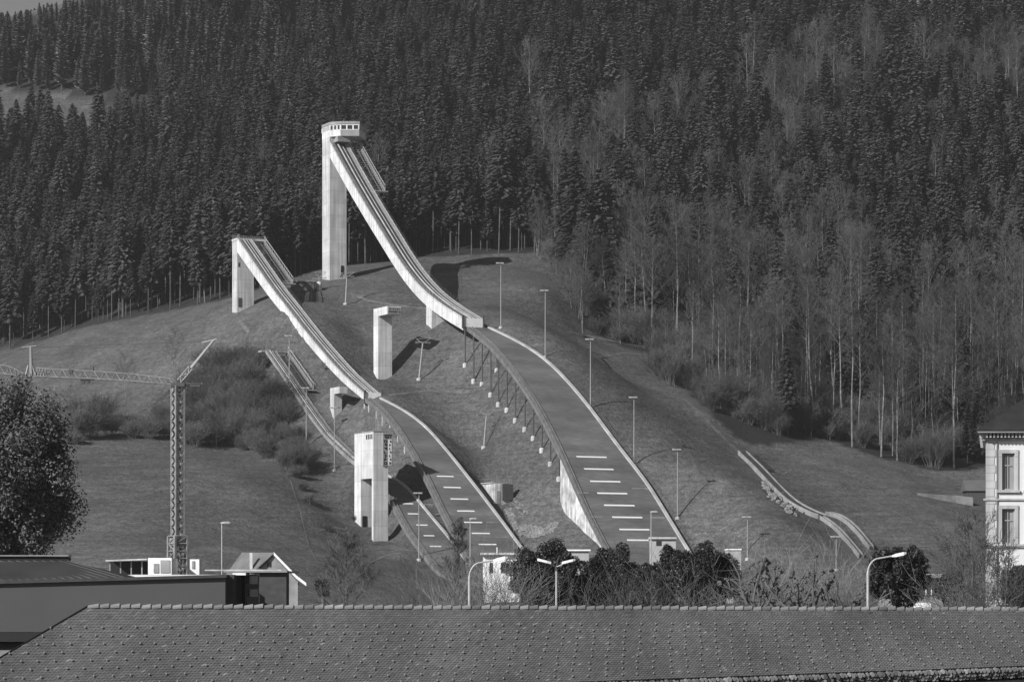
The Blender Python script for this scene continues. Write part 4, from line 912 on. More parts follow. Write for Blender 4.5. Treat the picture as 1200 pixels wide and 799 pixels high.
t = thing('low_house', (at(1085, 700, 300)[0], 300, zt(44, 300)), 'low house with white-framed glazed porch between the yew and the bare tree', 'house')
a = MB(); pbox(a, 1040, 1108, 677, 708, 302, 8, zt(44, 300)); a.build('wall', M['concrete_old'], t)
a = MB(); pbox(a, 1036, 1112, 672, 676.6, 300, 11); a.build('roof', M['deck_light'], t)
a = MB(); pbox(a, 1072, 1092, 681, 697, 301.8, .12); w_ = a.build('window', M['glass'], t)
a = MB()
for x in (1072, 1078.5, 1085, 1091.5): pbox(a, x-.5, x+.7, 681, 697, 301.6, .12)
a.build('window_frame', M['white_paint'], w_)
a = MB(); pbox(a, 1062, 1091, 706, 712, 296, 3.5); a.build('porch_roof', M['white_paint'], t)
t = thing('stone_retaining_wall', gnd(1115, 585), 'pale stone retaining wall along the track on the right meadow, ending at a dark barn', 'retaining wall')
P_ = [gnd(a, b_) for a, b_ in ((1075, 580), (1090, 583), (1105, 586), (1120, 588.5), (1140, 592.5))]
MB().loft([[(x, y-.3, z-1), (x, y+.4, z-1), (x, y+.4, z+.5+.35*i), (x, y-.3, z+.5+.35*i)] for i, (x, y, z) in enumerate(P_)]).build('wall', M['edge_grey'], t)
b = gnd(1150, 590); t = thing('barn', (b[0], b[1]+3, b[2]), 'dark timber barn on the right meadow beside the pale stone wall', 'barn')
a = MB(); a.box((b[0]+1.5, b[1]+4, b[2]+1.2), (9, 6, 3.4)); a.build('wall', M['brick_dark'], t)
z_ = b[2]+2.9; x_ = b[0]+1.5; y_ = b[1]+4
a = MB(); a.add([(x_-5, y_-3.5, z_), (x_+5, y_-3.5, z_), (x_+5, y_+3.5, z_), (x_-5, y_+3.5, z_), (x_-5, y_, z_+2.6), (x_+5, y_, z_+2.6)], [(0, 1, 5, 4), (2, 3, 4, 5), (3, 0, 4), (1, 2, 5), (3, 2, 1, 0)]); a.build('roof', M['roof_plain'], t)
t = thing('barn', at(1153, 565, 690), 'small dark hay barn further up the right meadow', 'barn'); x_, y_, z_ = at(1160, 583, 690); z_ = zt(x_, y_)
a = MB(); a.box((x_, y_, z_+1.2), (8, 5, 3.4)); a.build('wall', M['brick_dark'], t)
a = MB(); a.add([(x_-5, y_-3.5, z_+2.9), (x_+5, y_-3.5, z_+2.9), (x_+5, y_+3.5, z_+2.9), (x_-5, y_+3.5, z_+2.9), (x_-2.5, y_, z_+6.1), (x_+5, y_, z_+6.1)], [(0, 1, 5, 4), (2, 3, 4, 5), (3, 0, 4), (1, 2, 5), (3, 2, 1, 0)]); a.build('roof', M['steel_dark'], t)
# ---------------------------------------------------------------- stone building on the right
Y = 220; xL = at(1157, 0, Y)[0]; xR = at(1290, 0, Y)[0]; zg = zt(40, 225); Zp = lambda py: at(0, py, Y)[2]; Xp = lambda px: at(px, 0, Y)[0]
t = thing('stone_building', (xL, Y, zg), 'tall light stone building with corner quoins, dentil cornice and hip roof at the right border', 'building')
wb = MB()
wins = [(1174+k*30.5, 1189+k*30.5, y0, y1) for k in range(4) for y0, y1 in ((531, 574), (596, 637), (668, 705))]
# wall built around its window openings
xs = sorted({Xp(a) for w_ in wins for a in w_[:2]} | {xL, xR}); zs = sorted({Zp(a) for w_ in wins for a in w_[2:]} | {zg, Zp(516)})
for i in range(len(xs)-1):
    for j in range(len(zs)-1):
        xm, zm = (xs[i]+xs[i+1])/2, (zs[j]+zs[j+1])/2
        if any(Xp(a) < xm < Xp(b_) and Zp(d) < zm < Zp(c_) for a, b_, c_, d in wins): continue
        wb.add([(xs[i], Y, zs[j]), (xs[i+1], Y, zs[j]), (xs[i+1], Y, zs[j+1]), (xs[i], Y, zs[j+1])], [(0, 1, 2, 3)])
for a, b_, c_, d in wins:   # reveals
    x0, x1, z0, z1 = Xp(a), Xp(b_), Zp(d), Zp(c_)
    wb.add([(x0, Y, z0), (x1, Y, z0), (x1, Y, z1), (x0, Y, z1), (x0, Y+.3, z0), (x1, Y+.3, z0), (x1, Y+.3, z1), (x0, Y+.3, z1)], [(0, 1, 5, 4), (1, 2, 6, 5), (2, 3, 7, 6), (3, 0, 4, 7)])
wb.add([(xL, Y, zg), (xL+2.9, Y+16, zg), (xL+2.9, Y+16, Zp(516)), (xL, Y, Zp(516))], [(0, 3, 2, 1)])
wb.build('wall', mat('stone_light', .62, .85, .05, .5, streak=.05), t)
qn = MB(); z = zg
k = 0
while z < Zp(517)-.3:
    h = .62; wq = 9.5 if k % 2 else 8.0; qn.box(((xL-.03+Xp(1157+wq))/2, Y+.22, z+h/2), (Xp(1157+wq)-xL+.06, .55, h-.02)); z += h; k += 1
qn.build('quoins', M['concrete'], t)
dp = MB(); dp.tube([(Xp(1168), Y-.12, zg), (Xp(1168), Y-.12, Zp(517))], .05, 6); dp.build('downpipe', M['steel'], t)
for a, b_, c_, d in wins:
    x0, x1, z0, z1 = Xp(a), Xp(b_), Zp(d), Zp(c_)
    s = MB(); f = .28
    s.box(((x0+x1)/2-(x1-x0)/2-f/2, Y-.04, (z0+z1)/2), (f, .14, z1-z0)); s.box((x1+f/2, Y-.04, (z0+z1)/2), (f, .14, z1-z0)); s.box(((x0+x1)/2, Y-.045, z1+.14), (x1-x0+2*f, .16, .28)); s.box(((x0+x1)/2, Y-.1, z0-.1), (x1-x0+2*f+.2, .3, .2))
    wo_ = s.build('window', M['concrete'], t)
    gl = MB(); gl.box(((x0+x1)/2, Y+.26, (z0+z1)/2), (x1-x0, .04, z1-z0)); gl.build('pane', M['glass'], wo_)
    cu = MB(); wc = (x1-x0)*random.uniform(.16, .26); cu.box((x0+.1+wc/2, Y+.235, (z0+z1)/2), (wc, .01, z1-z0-.2)); cu.box((x1-.1-wc/2, Y+.235, (z0+z1)/2), (wc, .01, z1-z0-.2)); cu.build('curtain', M['cabin_grey'], wo_)
    fr = MB(); fr.box((x0+.05, Y+.2, (z0+z1)/2), (.1, .08, z1-z0)); fr.box((x1-.05, Y+.2, (z0+z1)/2), (.1, .08, z1-z0)); fr.box(((x0+x1)/2, Y+.2, (z0+z1)/2), (.08, .07, z1-z0)); fr.box(((x0+x1)/2, Y+.19, z0+(z1-z0)*.67), (x1-x0, .08, .1)); fr.box(((x0+x1)/2, Y+.19, z1-.06), (x1-x0, .08, .12)); fr.box(((x0+x1)/2, Y+.19, z0+.06), (x1-x0, .08, .12))
    fr.build('window_frame', M['concrete_old'], wo_)
sc2 = MB()
for py, pr, h in ((638.5, .3, .16), (640.5, .22, .12), (585, .22, .14)): sc2.box(((xL+xR)/2-.1, Y+.06-pr/2, Zp(py)), (xR-xL+.4, pr, h))
sc2.build('string_course', M['concrete'], t)
co_ = MB(); zc_ = Zp(516); co_.box(((xL+xR)/2-.1, Y+.4, zc_+.1), (xR-xL+.5, 1.2, .2)); 
for k in range(34): co_.box((xL-.15+k*.29, Y-.45, zc_+.38), (.14, .55, .34))
for k in range(40): co_.box((xL-.4+k*.07, Y-.3+k*.4, zc_+.38), (.5, .16, .34))
co_.hexa([(a_, b_, c_) for c_ in (zc_+.2, zc_+.56) for a_, b_ in ((xL-.1, Y-.1), (xR, Y-.1), (xR, Y+16), (xL+2.8, Y+16))]); co_.build('cornice', M['concrete'], t)
rv = MB(); ze = zc_+.56; ov = .95
rv.hexa([(a_, b_, c_) for c_ in (ze, ze+.14) for a_, b_ in ((xL-ov, Y-1.05), (xR+.4, Y-1.05), (xR+.4, Y+16.5), (xL-ov+3.1, Y+16.5))]); rv.build('eaves_board', M['concrete_old'], t)
rv = MB(); x0, x1, y0, y1 = xL-ov-.05, xR+.5, Y-1.1, Y+16.5; zr = at(0, 470, Y)[2]+1.6; zz = ze+.143
rv.add([(x0, y0, zz), (x1, y0, zz), (x1, y1, zz), (x0+3.1, y1, zz), (x0+8.5, (y0+y1)/2, zr+1.2), (x1, (y0+y1)/2, zr+1.2), (x0, y0, zz+.1), (x1, y0, zz+.1), (x1, y1, zz+.1), (x0+3.1, y1, zz+.1)], [(6, 7, 5, 4), (8, 9, 4, 5), (9, 6, 4), (7, 8, 5), (3, 2, 1, 0), (0, 1, 7, 6), (3, 0, 6, 9), (1, 2, 8, 7), (2, 3, 9, 8)]); rv.build('roof', M['slate'], t)
# ---------------------------------------------------------------- the tiled roof in front
R0 = np.array(at(103, 710, 134)); R1 = np.array(at(1330, 714, 150)); E0 = np.array(at(-95, 826, 128.6)); E1 = np.array(at(1330, 775, 145.6)); EB = np.array(at(430, 801, 131.5))
zg = zt(0, 135)
t = thing('tiled_roof_house', (0, 138, zg), 'long foreground house with weathered plain-tile hip roof studded with snow guards', 'house')
# local plane parameters: s along, q down the slope
def rp(s_, q): a = R0+(R1-R0)*s_; b_ = E0+(E1-E0)*s_; return a+(b_-a)*q
up = np.cross(R1-R0, E0-R0); up = up/np.linalg.norm(up); up = up if up[2] > 0 else -up
Lr_ = np.linalg.norm(R1-R0); tiles = MB(); tone = []; NR = 36; q_ = np.random.default_rng(3)
blot = lambda x, y: vnoise(np.array([x]), np.array([y]), 2.2, 31)[0]
x_left = R0[0]
for r in range(NR):
    q0, q1 = r/NR, (r+1)/NR
    a0, b0 = R0+(E0-R0)*q1, R1+(E1-R1)*q1; Ln = np.linalg.norm(b0-a0); n_t = int(Ln/.19); off = .5*(r % 2)
    d = (b0-a0)/Ln
    a_up, b_up = R0+(E0-R0)*q0, R1+(E1-R1)*q0
    for k in range(-1, n_t+1):
        s0, s1 = max(0., (k+off)/n_t+.012/Ln), min(1., (k+1+off)/n_t-.012/Ln)
        if s1-s0 < .1/Ln: continue
        lo0, lo1 = a0+(b0-a0)*s0, a0+(b0-a0)*s1; hi0 = a_up+(b_up-a_up)*s0; hi1 = a_up+(b_up-a_up)*s1
        j = q_.uniform(-.006, .012); j2 = q_.uniform(-.006, .01); th = .014
        sag = .03*math.sin(s0*40+r*.1)
        V = [lo0+up*(th+.006+j*.6+sag*.3), lo1+up*(th+.006+j2*.6+sag*.3), hi1+up*(.004+sag*.3), hi0+up*(.004+sag*.3), lo0+up*(sag*.3-.004), lo1+up*(sag*.3-.004)]
        tiles.add(V, [(0, 1, 2, 3), (4, 5, 1, 0)])
        v_ = float(np.clip(1+q_.normal(0, .09), .7, 1.4))
        if q_.random() < .012: v_ = q_.uniform(1.3, 2.0)
        if q_.random() < .01: v_ *= .75
        tone += [v_, v_]
tiles.tone = tone
roof_o = tiles.build('tile_covering', M['roof_tile'], t)
und = MB(); und.loft([[tuple(a_+(b_-a_)*f_-up*e_) for f_, e_ in ((0, .03), (.2, .03), (.4, .03), (.6, .03), (.8, .03), (1, .03), (1, .15), (0, .15))] for a_, b_ in ((R0+(R1-R0)*g_, E0+(E1-E0)*g_) for g_ in np.linspace(0, 1, 30))]); und.build('roof_boards', M['bark'], t)
# other slopes: hip end and rear slope
RB0 = np.array((E0[0]+1.5, 142.5, E0[2])); RB1 = np.array((R1[0], 158, E1[2])); hp = MB(); hp.add([tuple(E0), tuple(R0), tuple(RB0), tuple(R1), tuple(RB1)], [(0, 1, 2), (1, 3, 4, 2)]); hp.build('rear_slopes', M['roof_tile'], t)
# ridge tiles and snow guards
rd = MB(); tone = []; n_r = 112
for k in range(n_r):
    p = R0+(R1-R0)*(k/n_r); p2 = R0+(R1-R0)*((k+1.06)/n_r); j = q_.uniform(-.02, .02); secs = []
    for pp_, rr, dz in ((p, .115, -.01), (p2, .165, .035)):
        secs.append([(pp_[0], pp_[1]+rr*math.cos(a), pp_[2]-.06+dz+j+rr*1.05*math.sin(a)) for a in np.linspace(-.25, math.pi+.25, 8)])
    n0 = len(rd.f); rd.loft(secs, closed=True); tone += [float(np.clip(q_.normal(1.75, .35), 1.0, 2.8))]*(len(rd.f)-n0)
rd.tone = tone; rd.build('ridge_capping', M['roof_tile'], t)
sg = MB(); 
for i, qv in enumerate(np.linspace(.23, .93, 9)):
    nn = int(Lr_/.78)
    for k in range(nn+1):
        s_ = (k+(.37*i) % 1+.1)/nn + q_.uniform(-.0012, .0012)
        if s_ > 1: continue
        c_ = rp(s_, qv+q_.uniform(-.003, .003)); h = .06; w_ = .03
        x, y, z = c_+up*.02; sg.add([(x-w_, y-.02, z), (x+w_, y-.02, z), (x+w_, y-.10, z+.0), (x-w_, y-.10, z+.0), (x-w_, y-.05, z+h+.03), (x+w_, y-.05, z+h+.03)], [(3, 2, 5, 4), (1, 0, 4, 5), (0, 3, 4), (2, 1, 5)])
o = sg.build('snow_guards', M['guard_metal'], t); o['kind'] = 'stuff'
hv = MB(); hv.tube([tuple(R0+up*.03), tuple(E0+up*.03)], .04, 5); hv.build('hip_flashing', M['black'], t)
# thick triple eaves course with ragged rounded ends, and the wall below
for row in range(3):
    ev = MB(); tone = []; n_e = 300
    for k in range(n_e):
        s0 = k/n_e; c_ = E0+(E1-E0)*s0+(E1-E0)*.5/n_e*(row % 2); dn = (E0-R0)/np.linalg.norm(E0-R0)
        c_ = c_+dn*(.05-.06*row+q_.uniform(-.03, .05))+np.array((q_.uniform(-.04, .04), .08*row, -.17-.19*row+q_.uniform(-.035, .035))); r_ = q_.uniform(.07, .115); j = q_.uniform(-.05, .03)
        secs = [[(c_[0]+r_*math.cos(a)*f+(.16 if g else 0), c_[1]-.02*g-(.35 if g == 0 else 0)*-1+j, c_[2]+(.2 if g == 0 else 0)+r_*math.sin(a)*f) for a in np.linspace(0, 2*math.pi, 7)[:-1]] for g, f in ((0, .9), (1, 1.05))]
        n0 = len(ev.f); ev.loft(secs); tone += [float(np.clip(q_.normal(1.15, .4), .4, 2.2))]*(len(ev.f)-n0)
    ev.tone = tone; ev.build('eaves_course', M['roof_tile'], t)
w0 = E0+np.array((1.2, .9, -.75)); w1 = E1+np.array((0, .9, -.75))
MB().hexa([(w0[0], w0[1], zg-.5), (w1[0], w1[1], zg-.5), (w1[0], w1[1]+9, zg-.5), (w0[0], w0[1]+9, zg-.5), (w0[0], w0[1], w0[2]), (w1[0], w1[1], w1[2]), (w1[0], w1[1]+9, w1[2]), (w0[0], w0[1]+9, w0[2])]).build('wall', M['concrete_old'], t)
# ---------------------------------------------------------------- tree prototypes (meshes), base at origin
def quads_mesh(name, V, tone, m, smooth=False):
    """V: (n,4,3) array of quads"""
    V = np.asarray(V, dtype=np.float32); n = len(V); me = bpy.data.meshes.new(name)
    me.vertices.add(n*4); me.vertices.foreach_set('co', V.reshape(-1)); me.loops.add(n*4); me.loops.foreach_set('vertex_index', np.arange(n*4)); me.polygons.add(n)
    me.polygons.foreach_set('loop_start', np.arange(0, n*4, 4)); me.polygons.foreach_set('loop_total', np.full(n, 4)); me.update()
    a = me.attributes.new('tone', 'FLOAT', 'FACE'); a.data.foreach_set('value', np.asarray(tone, dtype=np.float32)); me.materials.append(m); return me
def mesh_of(mb, name, m):
    me = bpy.data.meshes.new(name); me.from_pydata(mb.v, [], mb.f)
    for k in (m if isinstance(m, list) else [m]): me.materials.append(k)
    if isinstance(m, list): me.polygons.foreach_set('material_index', mb.m)
    return me
def spruce(seed, H=26., R_=3.3, h0=.16, sparse=1., m='needles', droop=.38):
    q = np.random.default_rng(seed); Q = []; T = []
    z = H*h0; lean = q.normal(0, .01, 2)
    while z < H*.99:
        t = (z/H-h0)/(1-h0); r0 = R_*(1-t)**.78*(.62+.38*min(1, t*6+.35)) + .12
        nb = max(4, int((6 if t < .8 else 5)*sparse))
        a0 = q.uniform(0, 6.28)
        for k in range(nb):
            a = a0+6.283*k/nb+q.normal(0, .22); r = r0*q.uniform(.66, 1.14); ca, sa = math.cos(a), math.sin(a); tn = float(np.clip(q.normal(1, .18), .55, 1.6))
            m_ = max(1, int(r/.62)); zb = z+q.normal(0, .16)
            for j in range(m_):
                f = (j+.75)/(m_+.1); rr = r*f; zz = zb-droop*rr*(1-.35*f)+(.12*rr if f > .8 else 0)
                wd = .62*(1-.45*f)*(.8+.4*q.random())+.10; ln = r/m_*.72+.16
                px, py = rr*ca, rr*sa; sl = -droop+q.normal(0, .15); ed = -q.uniform(.10, .42)
                d = np.array((ca, sa, sl)); s = np.array((-sa, ca, 0.)); c0 = np.array((px, py, zz))
                A, B = c0-d*ln, c0+d*ln*(1.05)
                for sg in (-1, 1):
                    e = s*wd*sg+np.array((0, 0, ed)); Q.append([A, B, B+e*.75+d*.05, A+e]); T.append(tn*q.uniform(.85, 1.15)*(1+.25*(f > .75)))
        z += H*.0215*(1.1-.35*t)*q.uniform(.85, 1.15)
    # leader
    for k in range(3):
        a = k*2.1; s = np.array((math.cos(a)*.16, math.sin(a)*.16, 0)); b0 = np.array((0, 0, H*.96)); tip = np.array((0, 0, H*1.01)); Q.append([b0-s, b0+s, tip+s*.1, tip-s*.1]); T.append(1)
    me = quads_mesh('crown', Q, T, M[m])
    tb = MB(); tb.tube([(0, 0, -1), (0, 0, H*.5), (0, 0, H*.97)], [H*.0085, H*.006, .03], 6); return me, mesh_of(tb, 'trunk', M['bark_spruce'] if m == 'needles' else M['bark'])
def buds(mb, a, b, q, s):
    for k in range(3):
        c = b.lerp(a, .35+.33*k); u = Vector((q.gauss(0, 1), q.gauss(0, 1), q.gauss(0, 1))).normalized()*s; v = u.orthogonal().normalized()*s*.8
        mb.add([c-u, c-v, c+u, c+v], [(0, 1, 2, 3)])
def bare(seed, H=24., crown=.5, spread=.42, n1=18, n2=5, n3=4, r0=.2, twig=.028, fork=False, lowest=.35, pale=True, sides=3, n4=0, droopy=0.):
    """leafless tree: trunk mesh and a branch crown, ascending limbs with fine twigs"""
    q = random.Random(seed); tr = MB(); cr = MB()
    pts = []; x = y = 0; N = 7
    for i in range(N+1):
        z = H*.97*i/N-(1 if i == 0 else 0); pts.append((x, y, z)); x += q.gauss(0, H*.007); y += q.gauss(0, H*.007)
    rad = [r0*(1-.88*i/N) for i in range(N+1)]; tr.tube(pts, rad, 6)
    def tp(f):
        g = f*N; i = min(int(g), N-1); h = g-i; return tuple(pts[i][k]+(pts[i+1][k]-pts[i][k])*h for k in range(3))
    def branch(p, d, L_, r, lev):
        d = d.normalized(); p = Vector(p); seg = 3 if lev == 1 else 2; P = [p.copy()]; dd = d.copy()
        for s in range(seg):
            dd = (dd+Vector((q.gauss(0, .13), q.gauss(0, .13), .10-droopy*lev))).normalized(); P.append(P[-1]+dd*L_/seg)
        cr.tube(P, [r*(1-.7*i/seg) for i in range(seg+1)], 4 if lev == 1 and sides > 3 else 3, caps=False)
        nn = (n2, n3, n4)[lev-1] if lev <= 3 else 0
        if nn == 0: buds(cr, P[-1], P[1], q, .075 if H > 12 and twig > .02 else .03)
        for k in range(nn):
            f = .25+.75*(k+q.random())/max(nn, 1); g = min(f, .999)*seg; i = int(g); b_ = P[i]+(P[i+1]-P[i])*(g-i)
            side = Vector((q.gauss(0, 1), q.gauss(0, 1), q.gauss(0, 1))); side = (side-dd*side.dot(dd)).normalized()
            branch(b_, dd*.75+side*.62, L_*(.5 if lev == 1 else .55)*(1.15-.5*f)*q.uniform(.8, 1.2), max(r*.42, twig), lev+1)
    for k in range(n1):
        f = lowest+(1-lowest)*(k+q.random())/n1; f = min(f, .985); a = k*2.4+q.gauss(0, .3); h = (f-lowest)/(1-lowest)
        L_ = H*crown*spread*(1.0-.62*h)*(.55+.45*min(1, h*4+.3))*q.uniform(.75, 1.2); up_ = .75+.9*h
        branch(tp(f), Vector((math.cos(a), math.sin(a), up_)), L_, r0*.34*(1-.6*h), 1)
    if pale: return mesh_of(cr, 'crown', M['twigs_pale']), mesh_of(tr, 'trunk', M['bark_pale'])
    return mesh_of(cr, 'crown', M['twigs']), mesh_of(tr, 'trunk', M['bark'])
def shrub(seed, H=5., Wd=3., n=26, n2=7, n3=4, twig=.02, pale=False, bright=False):
    q = random.Random(seed); cr = MB(); st = MB()
    def br(p, d, L_, r, lev):
        P = [Vector(p)]; dd = d.normalized()
        for s in range(2): dd = (dd+Vector((q.gauss(0, .16), q.gauss(0, .16), .12))).normalized(); P.append(P[-1]+dd*L_/2)
        (st if lev == 0 else cr).tube(P, [r, r*.7, r*.4], 3, caps=False)
        nn = (n2, n3, 0)[lev]
        if nn == 0: buds(cr, P[-1], P[1], q, .07 if twig > .018 else .028)
        for k in range(nn):
            f = .3+.7*(k+q.random())/nn; g = min(f, .999)*2; i = int(g); b_ = P[i]+(P[i+1]-P[i])*(g-i); s_ = Vector((q.gauss(0, 1), q.gauss(0, 1), q.gauss(0, .8)))
            br(b_, dd*.8+s_.normalized()*.7, L_*(.55-.1*lev)*q.uniform(.7, 1.25), max(r*.5, twig), lev+1)
    for k in range(n):
        a = q.uniform(0, 6.28); rr = q.random()**.5; br((rr*Wd*.25*math.cos(a), rr*Wd*.25*math.sin(a), -.2), Vector((math.cos(a)*rr*Wd*.42/H*1.6, math.sin(a)*rr*Wd*.42/H*1.6, 1)), H*q.uniform(.55, .82), twig*2.2, 0)
    mt = 'twigs_bright' if bright else 'twigs_pale' if pale else 'twigs'
    return mesh_of(cr, 'crown', M[mt]), mesh_of(st, 'stems', M['twigs_bright' if bright else 'bark_pale' if pale else 'bark'])
def leafy(seed, rad=(4, 4, 5), n=14000, size=.16, m='leaves', clumps=60, cz=0., shell=.35, rough=.30):
    """foliage: leaf faces gathered into clumps spread through the crown's volume"""
    q = np.random.default_rng(seed); cc = []
    while len(cc) < clumps:
        p = q.uniform(-1, 1, 3); r = np.linalg.norm(p)
        if r < 1 and r > shell*q.random(): cc.append(p*(.62+.38*q.random()))
    cc = np.array(cc); idx = q.integers(0, clumps, n); cr_ = q.uniform(.16, rough, clumps)
    d = q.normal(0, 1, (n, 3)); d /= np.linalg.norm(d, axis=1)[:, None]; P = cc[idx]+d*cr_[idx][:, None]*(q.random(n)**.4)[:, None]
    P = P*np.array(rad); P[:, 2] += cz
    u = q.normal(0, 1, (n, 3)); nrm = d*1.0+q.normal(0, .6, (n, 3))+np.array((0, 0, .4)); u -= nrm*(u*nrm).sum(1)[:, None]/(nrm*nrm).sum(1)[:, None]; u /= np.linalg.norm(u, axis=1)[:, None]
    v = np.cross(nrm, u); v /= np.linalg.norm(v, axis=1)[:, None]; s = size*q.uniform(.6, 1.35, n)[:, None]
    Q = np.stack([P-u*s, P-v*s*.55, P+u*s, P+v*s*.55], 1); tone = np.clip(q.normal(1, .2, n), .4, 1.7)*np.clip(q.normal(1, .12, clumps), .7, 1.3)[idx]
    return quads_mesh('crown', Q, tone, M[m])
NS, NB = 7, 7
SP = [spruce(100+i, 26*s, 4.5*w_, h0, droop=dr_) for i, (s, w_, h0, dr_) in enumerate([(1, 1, .14, .38), (1.08, .85, .3, .45), (.9, 1.15, .08, .3), (1.02, .8, .38, .5), (.8, 1.1, .05, .25), (1.12, 1.1, .2, .35), (.95, .95, .48, .42)])]
LR = [spruce(200+i, 24*s, 3.4*w_, .12, .9, 'needles_larch', -.12) for i, (s, w_) in enumerate([(1, 1), (1.1, .85), (.88, 1.1), (.97, .9)])]
BR = [bare(300+i, H, cr_, sp_, n1, 6, 6, r0, lowest=lo_, twig=.024) for i, (H, cr_, sp_, n1, r0, lo_) in enumerate([(25, .5, .5, 16, .2, .48), (22, .5, .6, 18, .17, .38), (27, .45, .42, 15, .19, .58), (20, .6, .6, 20, .16, .3), (24, .5, .75, 20, .24, .42), (18, .6, .5, 16, .13, .34), (28, .5, .62, 20, .24, .5)])]
SH = [shrub(400+i, H, w_, n, 9, 8, .02) for i, (H, w_, n) in enumerate([(6, 5, 26), (4.5, 5, 24), (8, 5.5, 30), (3, 4, 20), (7, 4, 24)])]
PROTO = {}
def place(kind, proto, idx, loc, rz, s, label, cat, group, names=('trunk', 'crown'), tilt=0.):
    crown, trunk = proto[idx]
    e = bpy.data.objects.new(kind, None); col.objects.link(e); e.location = loc; e.rotation_euler = (tilt*random.uniform(-1, 1), tilt*random.uniform(-1, 1), rz); e.scale = s if hasattr(s, '__len__') else (s, s, s); e.empty_display_size = .3
    e['label'] = label; e['category'] = cat
    if group: e['group'] = group
    for nm, me_ in ((names[0], trunk), (names[1], crown)):
        o = bpy.data.objects.new(nm, me_); col.objects.link(o); o.parent = e
    return e
# ---------------------------------------------------------------- the forest
bare_zone = [(622, 235), (700, 165), (760, 170), (840, 130), (905, 95), (960, 70), (985, 55), (1010, 60), (1030, 95), (1090, 90), (1210, 60), (1210, 165), (1090, 175), (985, 190), (930, 230), (960, 270), (1000, 300), (1080, 330), (1210, 300), (1260, 560), (850, 560), (680, 400), (630, 312)]
larch_zone = [(-50, 10), (420, -60), (430, 20), (330, 70), (270, 105), (160, 118), (-50, 112)]
cand = []; q = random.Random(99); y = 640.
while y < 1290:
    step = 4.1+.0022*(y-640)*1.2; x = -300.
    while x < 300:
        X, Y_ = x+q.uniform(-.45, .45)*step, y+q.uniform(-.45, .45)*step; x += step
        if abs(X) > .2*Y_+25: continue
        Z = zt(X, Y_); px, py = proj(X, Y_, Z)
        if py > np.interp(px, ex, ey)-2 or Y_ < 655: continue
        if Y_ > 1010 and px > 900 and q.random() < .25: continue
        if in_poly(px, py, bald): continue
        if in_poly(px, py, clearing): continue
        if -60 < px < 212 and 170 < py < 215 and q.random() < .35: continue
        b_d = np.interp(px, ex, ey)-py     # distance from the lower border in px
        nse = vnoise(np.array([X]), np.array([Y_]), 22, 77)[0]
        if in_poly(px, py-30, larch_zone): kind = 'larch' if nse < .22 else 'spruce'
        elif in_poly(px, py-20, bare_zone):
            pb = (.78 if py > 400 else .6 if py > 290 or px < 740 else .17)+1.3*nse
            if in_poly(px, py-40, [(1070, 50), (1210, 50), (1210, 170), (1070, 170)]) or in_poly(px, py-40, [(880, 80), (1010, 60), (1010, 190), (940, 230), (880, 170)]): pb += .35
            if px > 880 and py > 340: pb -= .12
            if b_d < 70 and px > 640: pb += .2
            kind = 'bare' if q.random() < pb else 'spruce'
            if b_d < 60 and px > 640 and q.random() < (.6 if b_d < 30 else .4): kind = 'shrub'
        else: kind = 'spruce' if q.random() > .03 else 'bare'
        s = q.choice([.42, .55, .66, .75, .82, .9, .98])*q.uniform(.88, 1.14)*(.92 if Y_ > 950 else 1)*(1.12 if 560 < px < 1300 else 1)
        if kind == 'spruce':
            if b_d < 26 and px < 640: v_ = q.choice([3, 6, 6, 1, 3]); s *= 1.05      # bare lower trunks along the left border
            else: v_ = q.choice([0, 1, 2, 4, 5, 0, 5, 2, 3])
        elif kind == 'larch': v_ = q.randrange(len(LR))
        elif kind == 'bare': v_ = q.randrange(NB); s *= .92
        else: v_ = q.randrange(len(SH)); s = q.uniform(.7, 1.35)
        if kind == 'bare' and b_d < 130 and px > 640: s *= 1.15
        if kind == 'spruce' and in_poly(px, py-20, bare_zone) and q.random() < .3: s *= .7
        if px < 260 and py < 112:
            top = 15-.2*px; hh = 26*F/Y_; s = min(s, (py-top)/hh)
            if s < .3: continue
        cand.append([kind, v_, X, Y_, Z, q.uniform(0, 6.283), s, px, py])
    y += step
hts = {'spruce': [26, 28, 23.4, 26.5, 20.8, 29, 24.7], 'larch': [24, 26.4, 21, 23.3], 'bare': [25, 22, 27, 20, 24, 18, 28], 'shrub': [6, 4.5, 8, 3, 7]}
# how much of each tree the view from the town shows
cell = 3; occ = np.zeros((290, 460), bool); cand.sort(key=lambda c_: c_[3]); vis = []
for i, (kind, v_, X, Y_, Z, rz, s, px, py) in enumerate(cand):
    h = hts[kind][v_]*s/Y_*F; wd = h*(.2 if kind != 'shrub' else .8); cnt = 0
    j0, j1 = max(0, int((py-h)/cell)), min(289, int(py/cell))
    for j in range(j0, j1):
        f = (j*cell-(py-h))/h; hw_ = wd/2*(.15+.85*f)
        a, b_ = max(0, int((px-hw_+60)/cell)), min(459, int((px+hw_+60)/cell)+1)
        if a < b_: cnt += int((~occ[j, a:b_]).sum()*(1 if 0 <= px <= 1200 else .1)); 
        if a < b_ and kind != 'shrub': occ[j, a:b_] = True
    vis.append(cnt)
groups_ = {'spruce': ('spruce_tree', SP, 'spruce', 300), 'larch': ('larch_tree', LR, 'larch', 200), 'bare': ('bare_tree', BR, 'bare tree', 290), 'shrub': ('bare_shrub', SH, 'shrub', 120)}
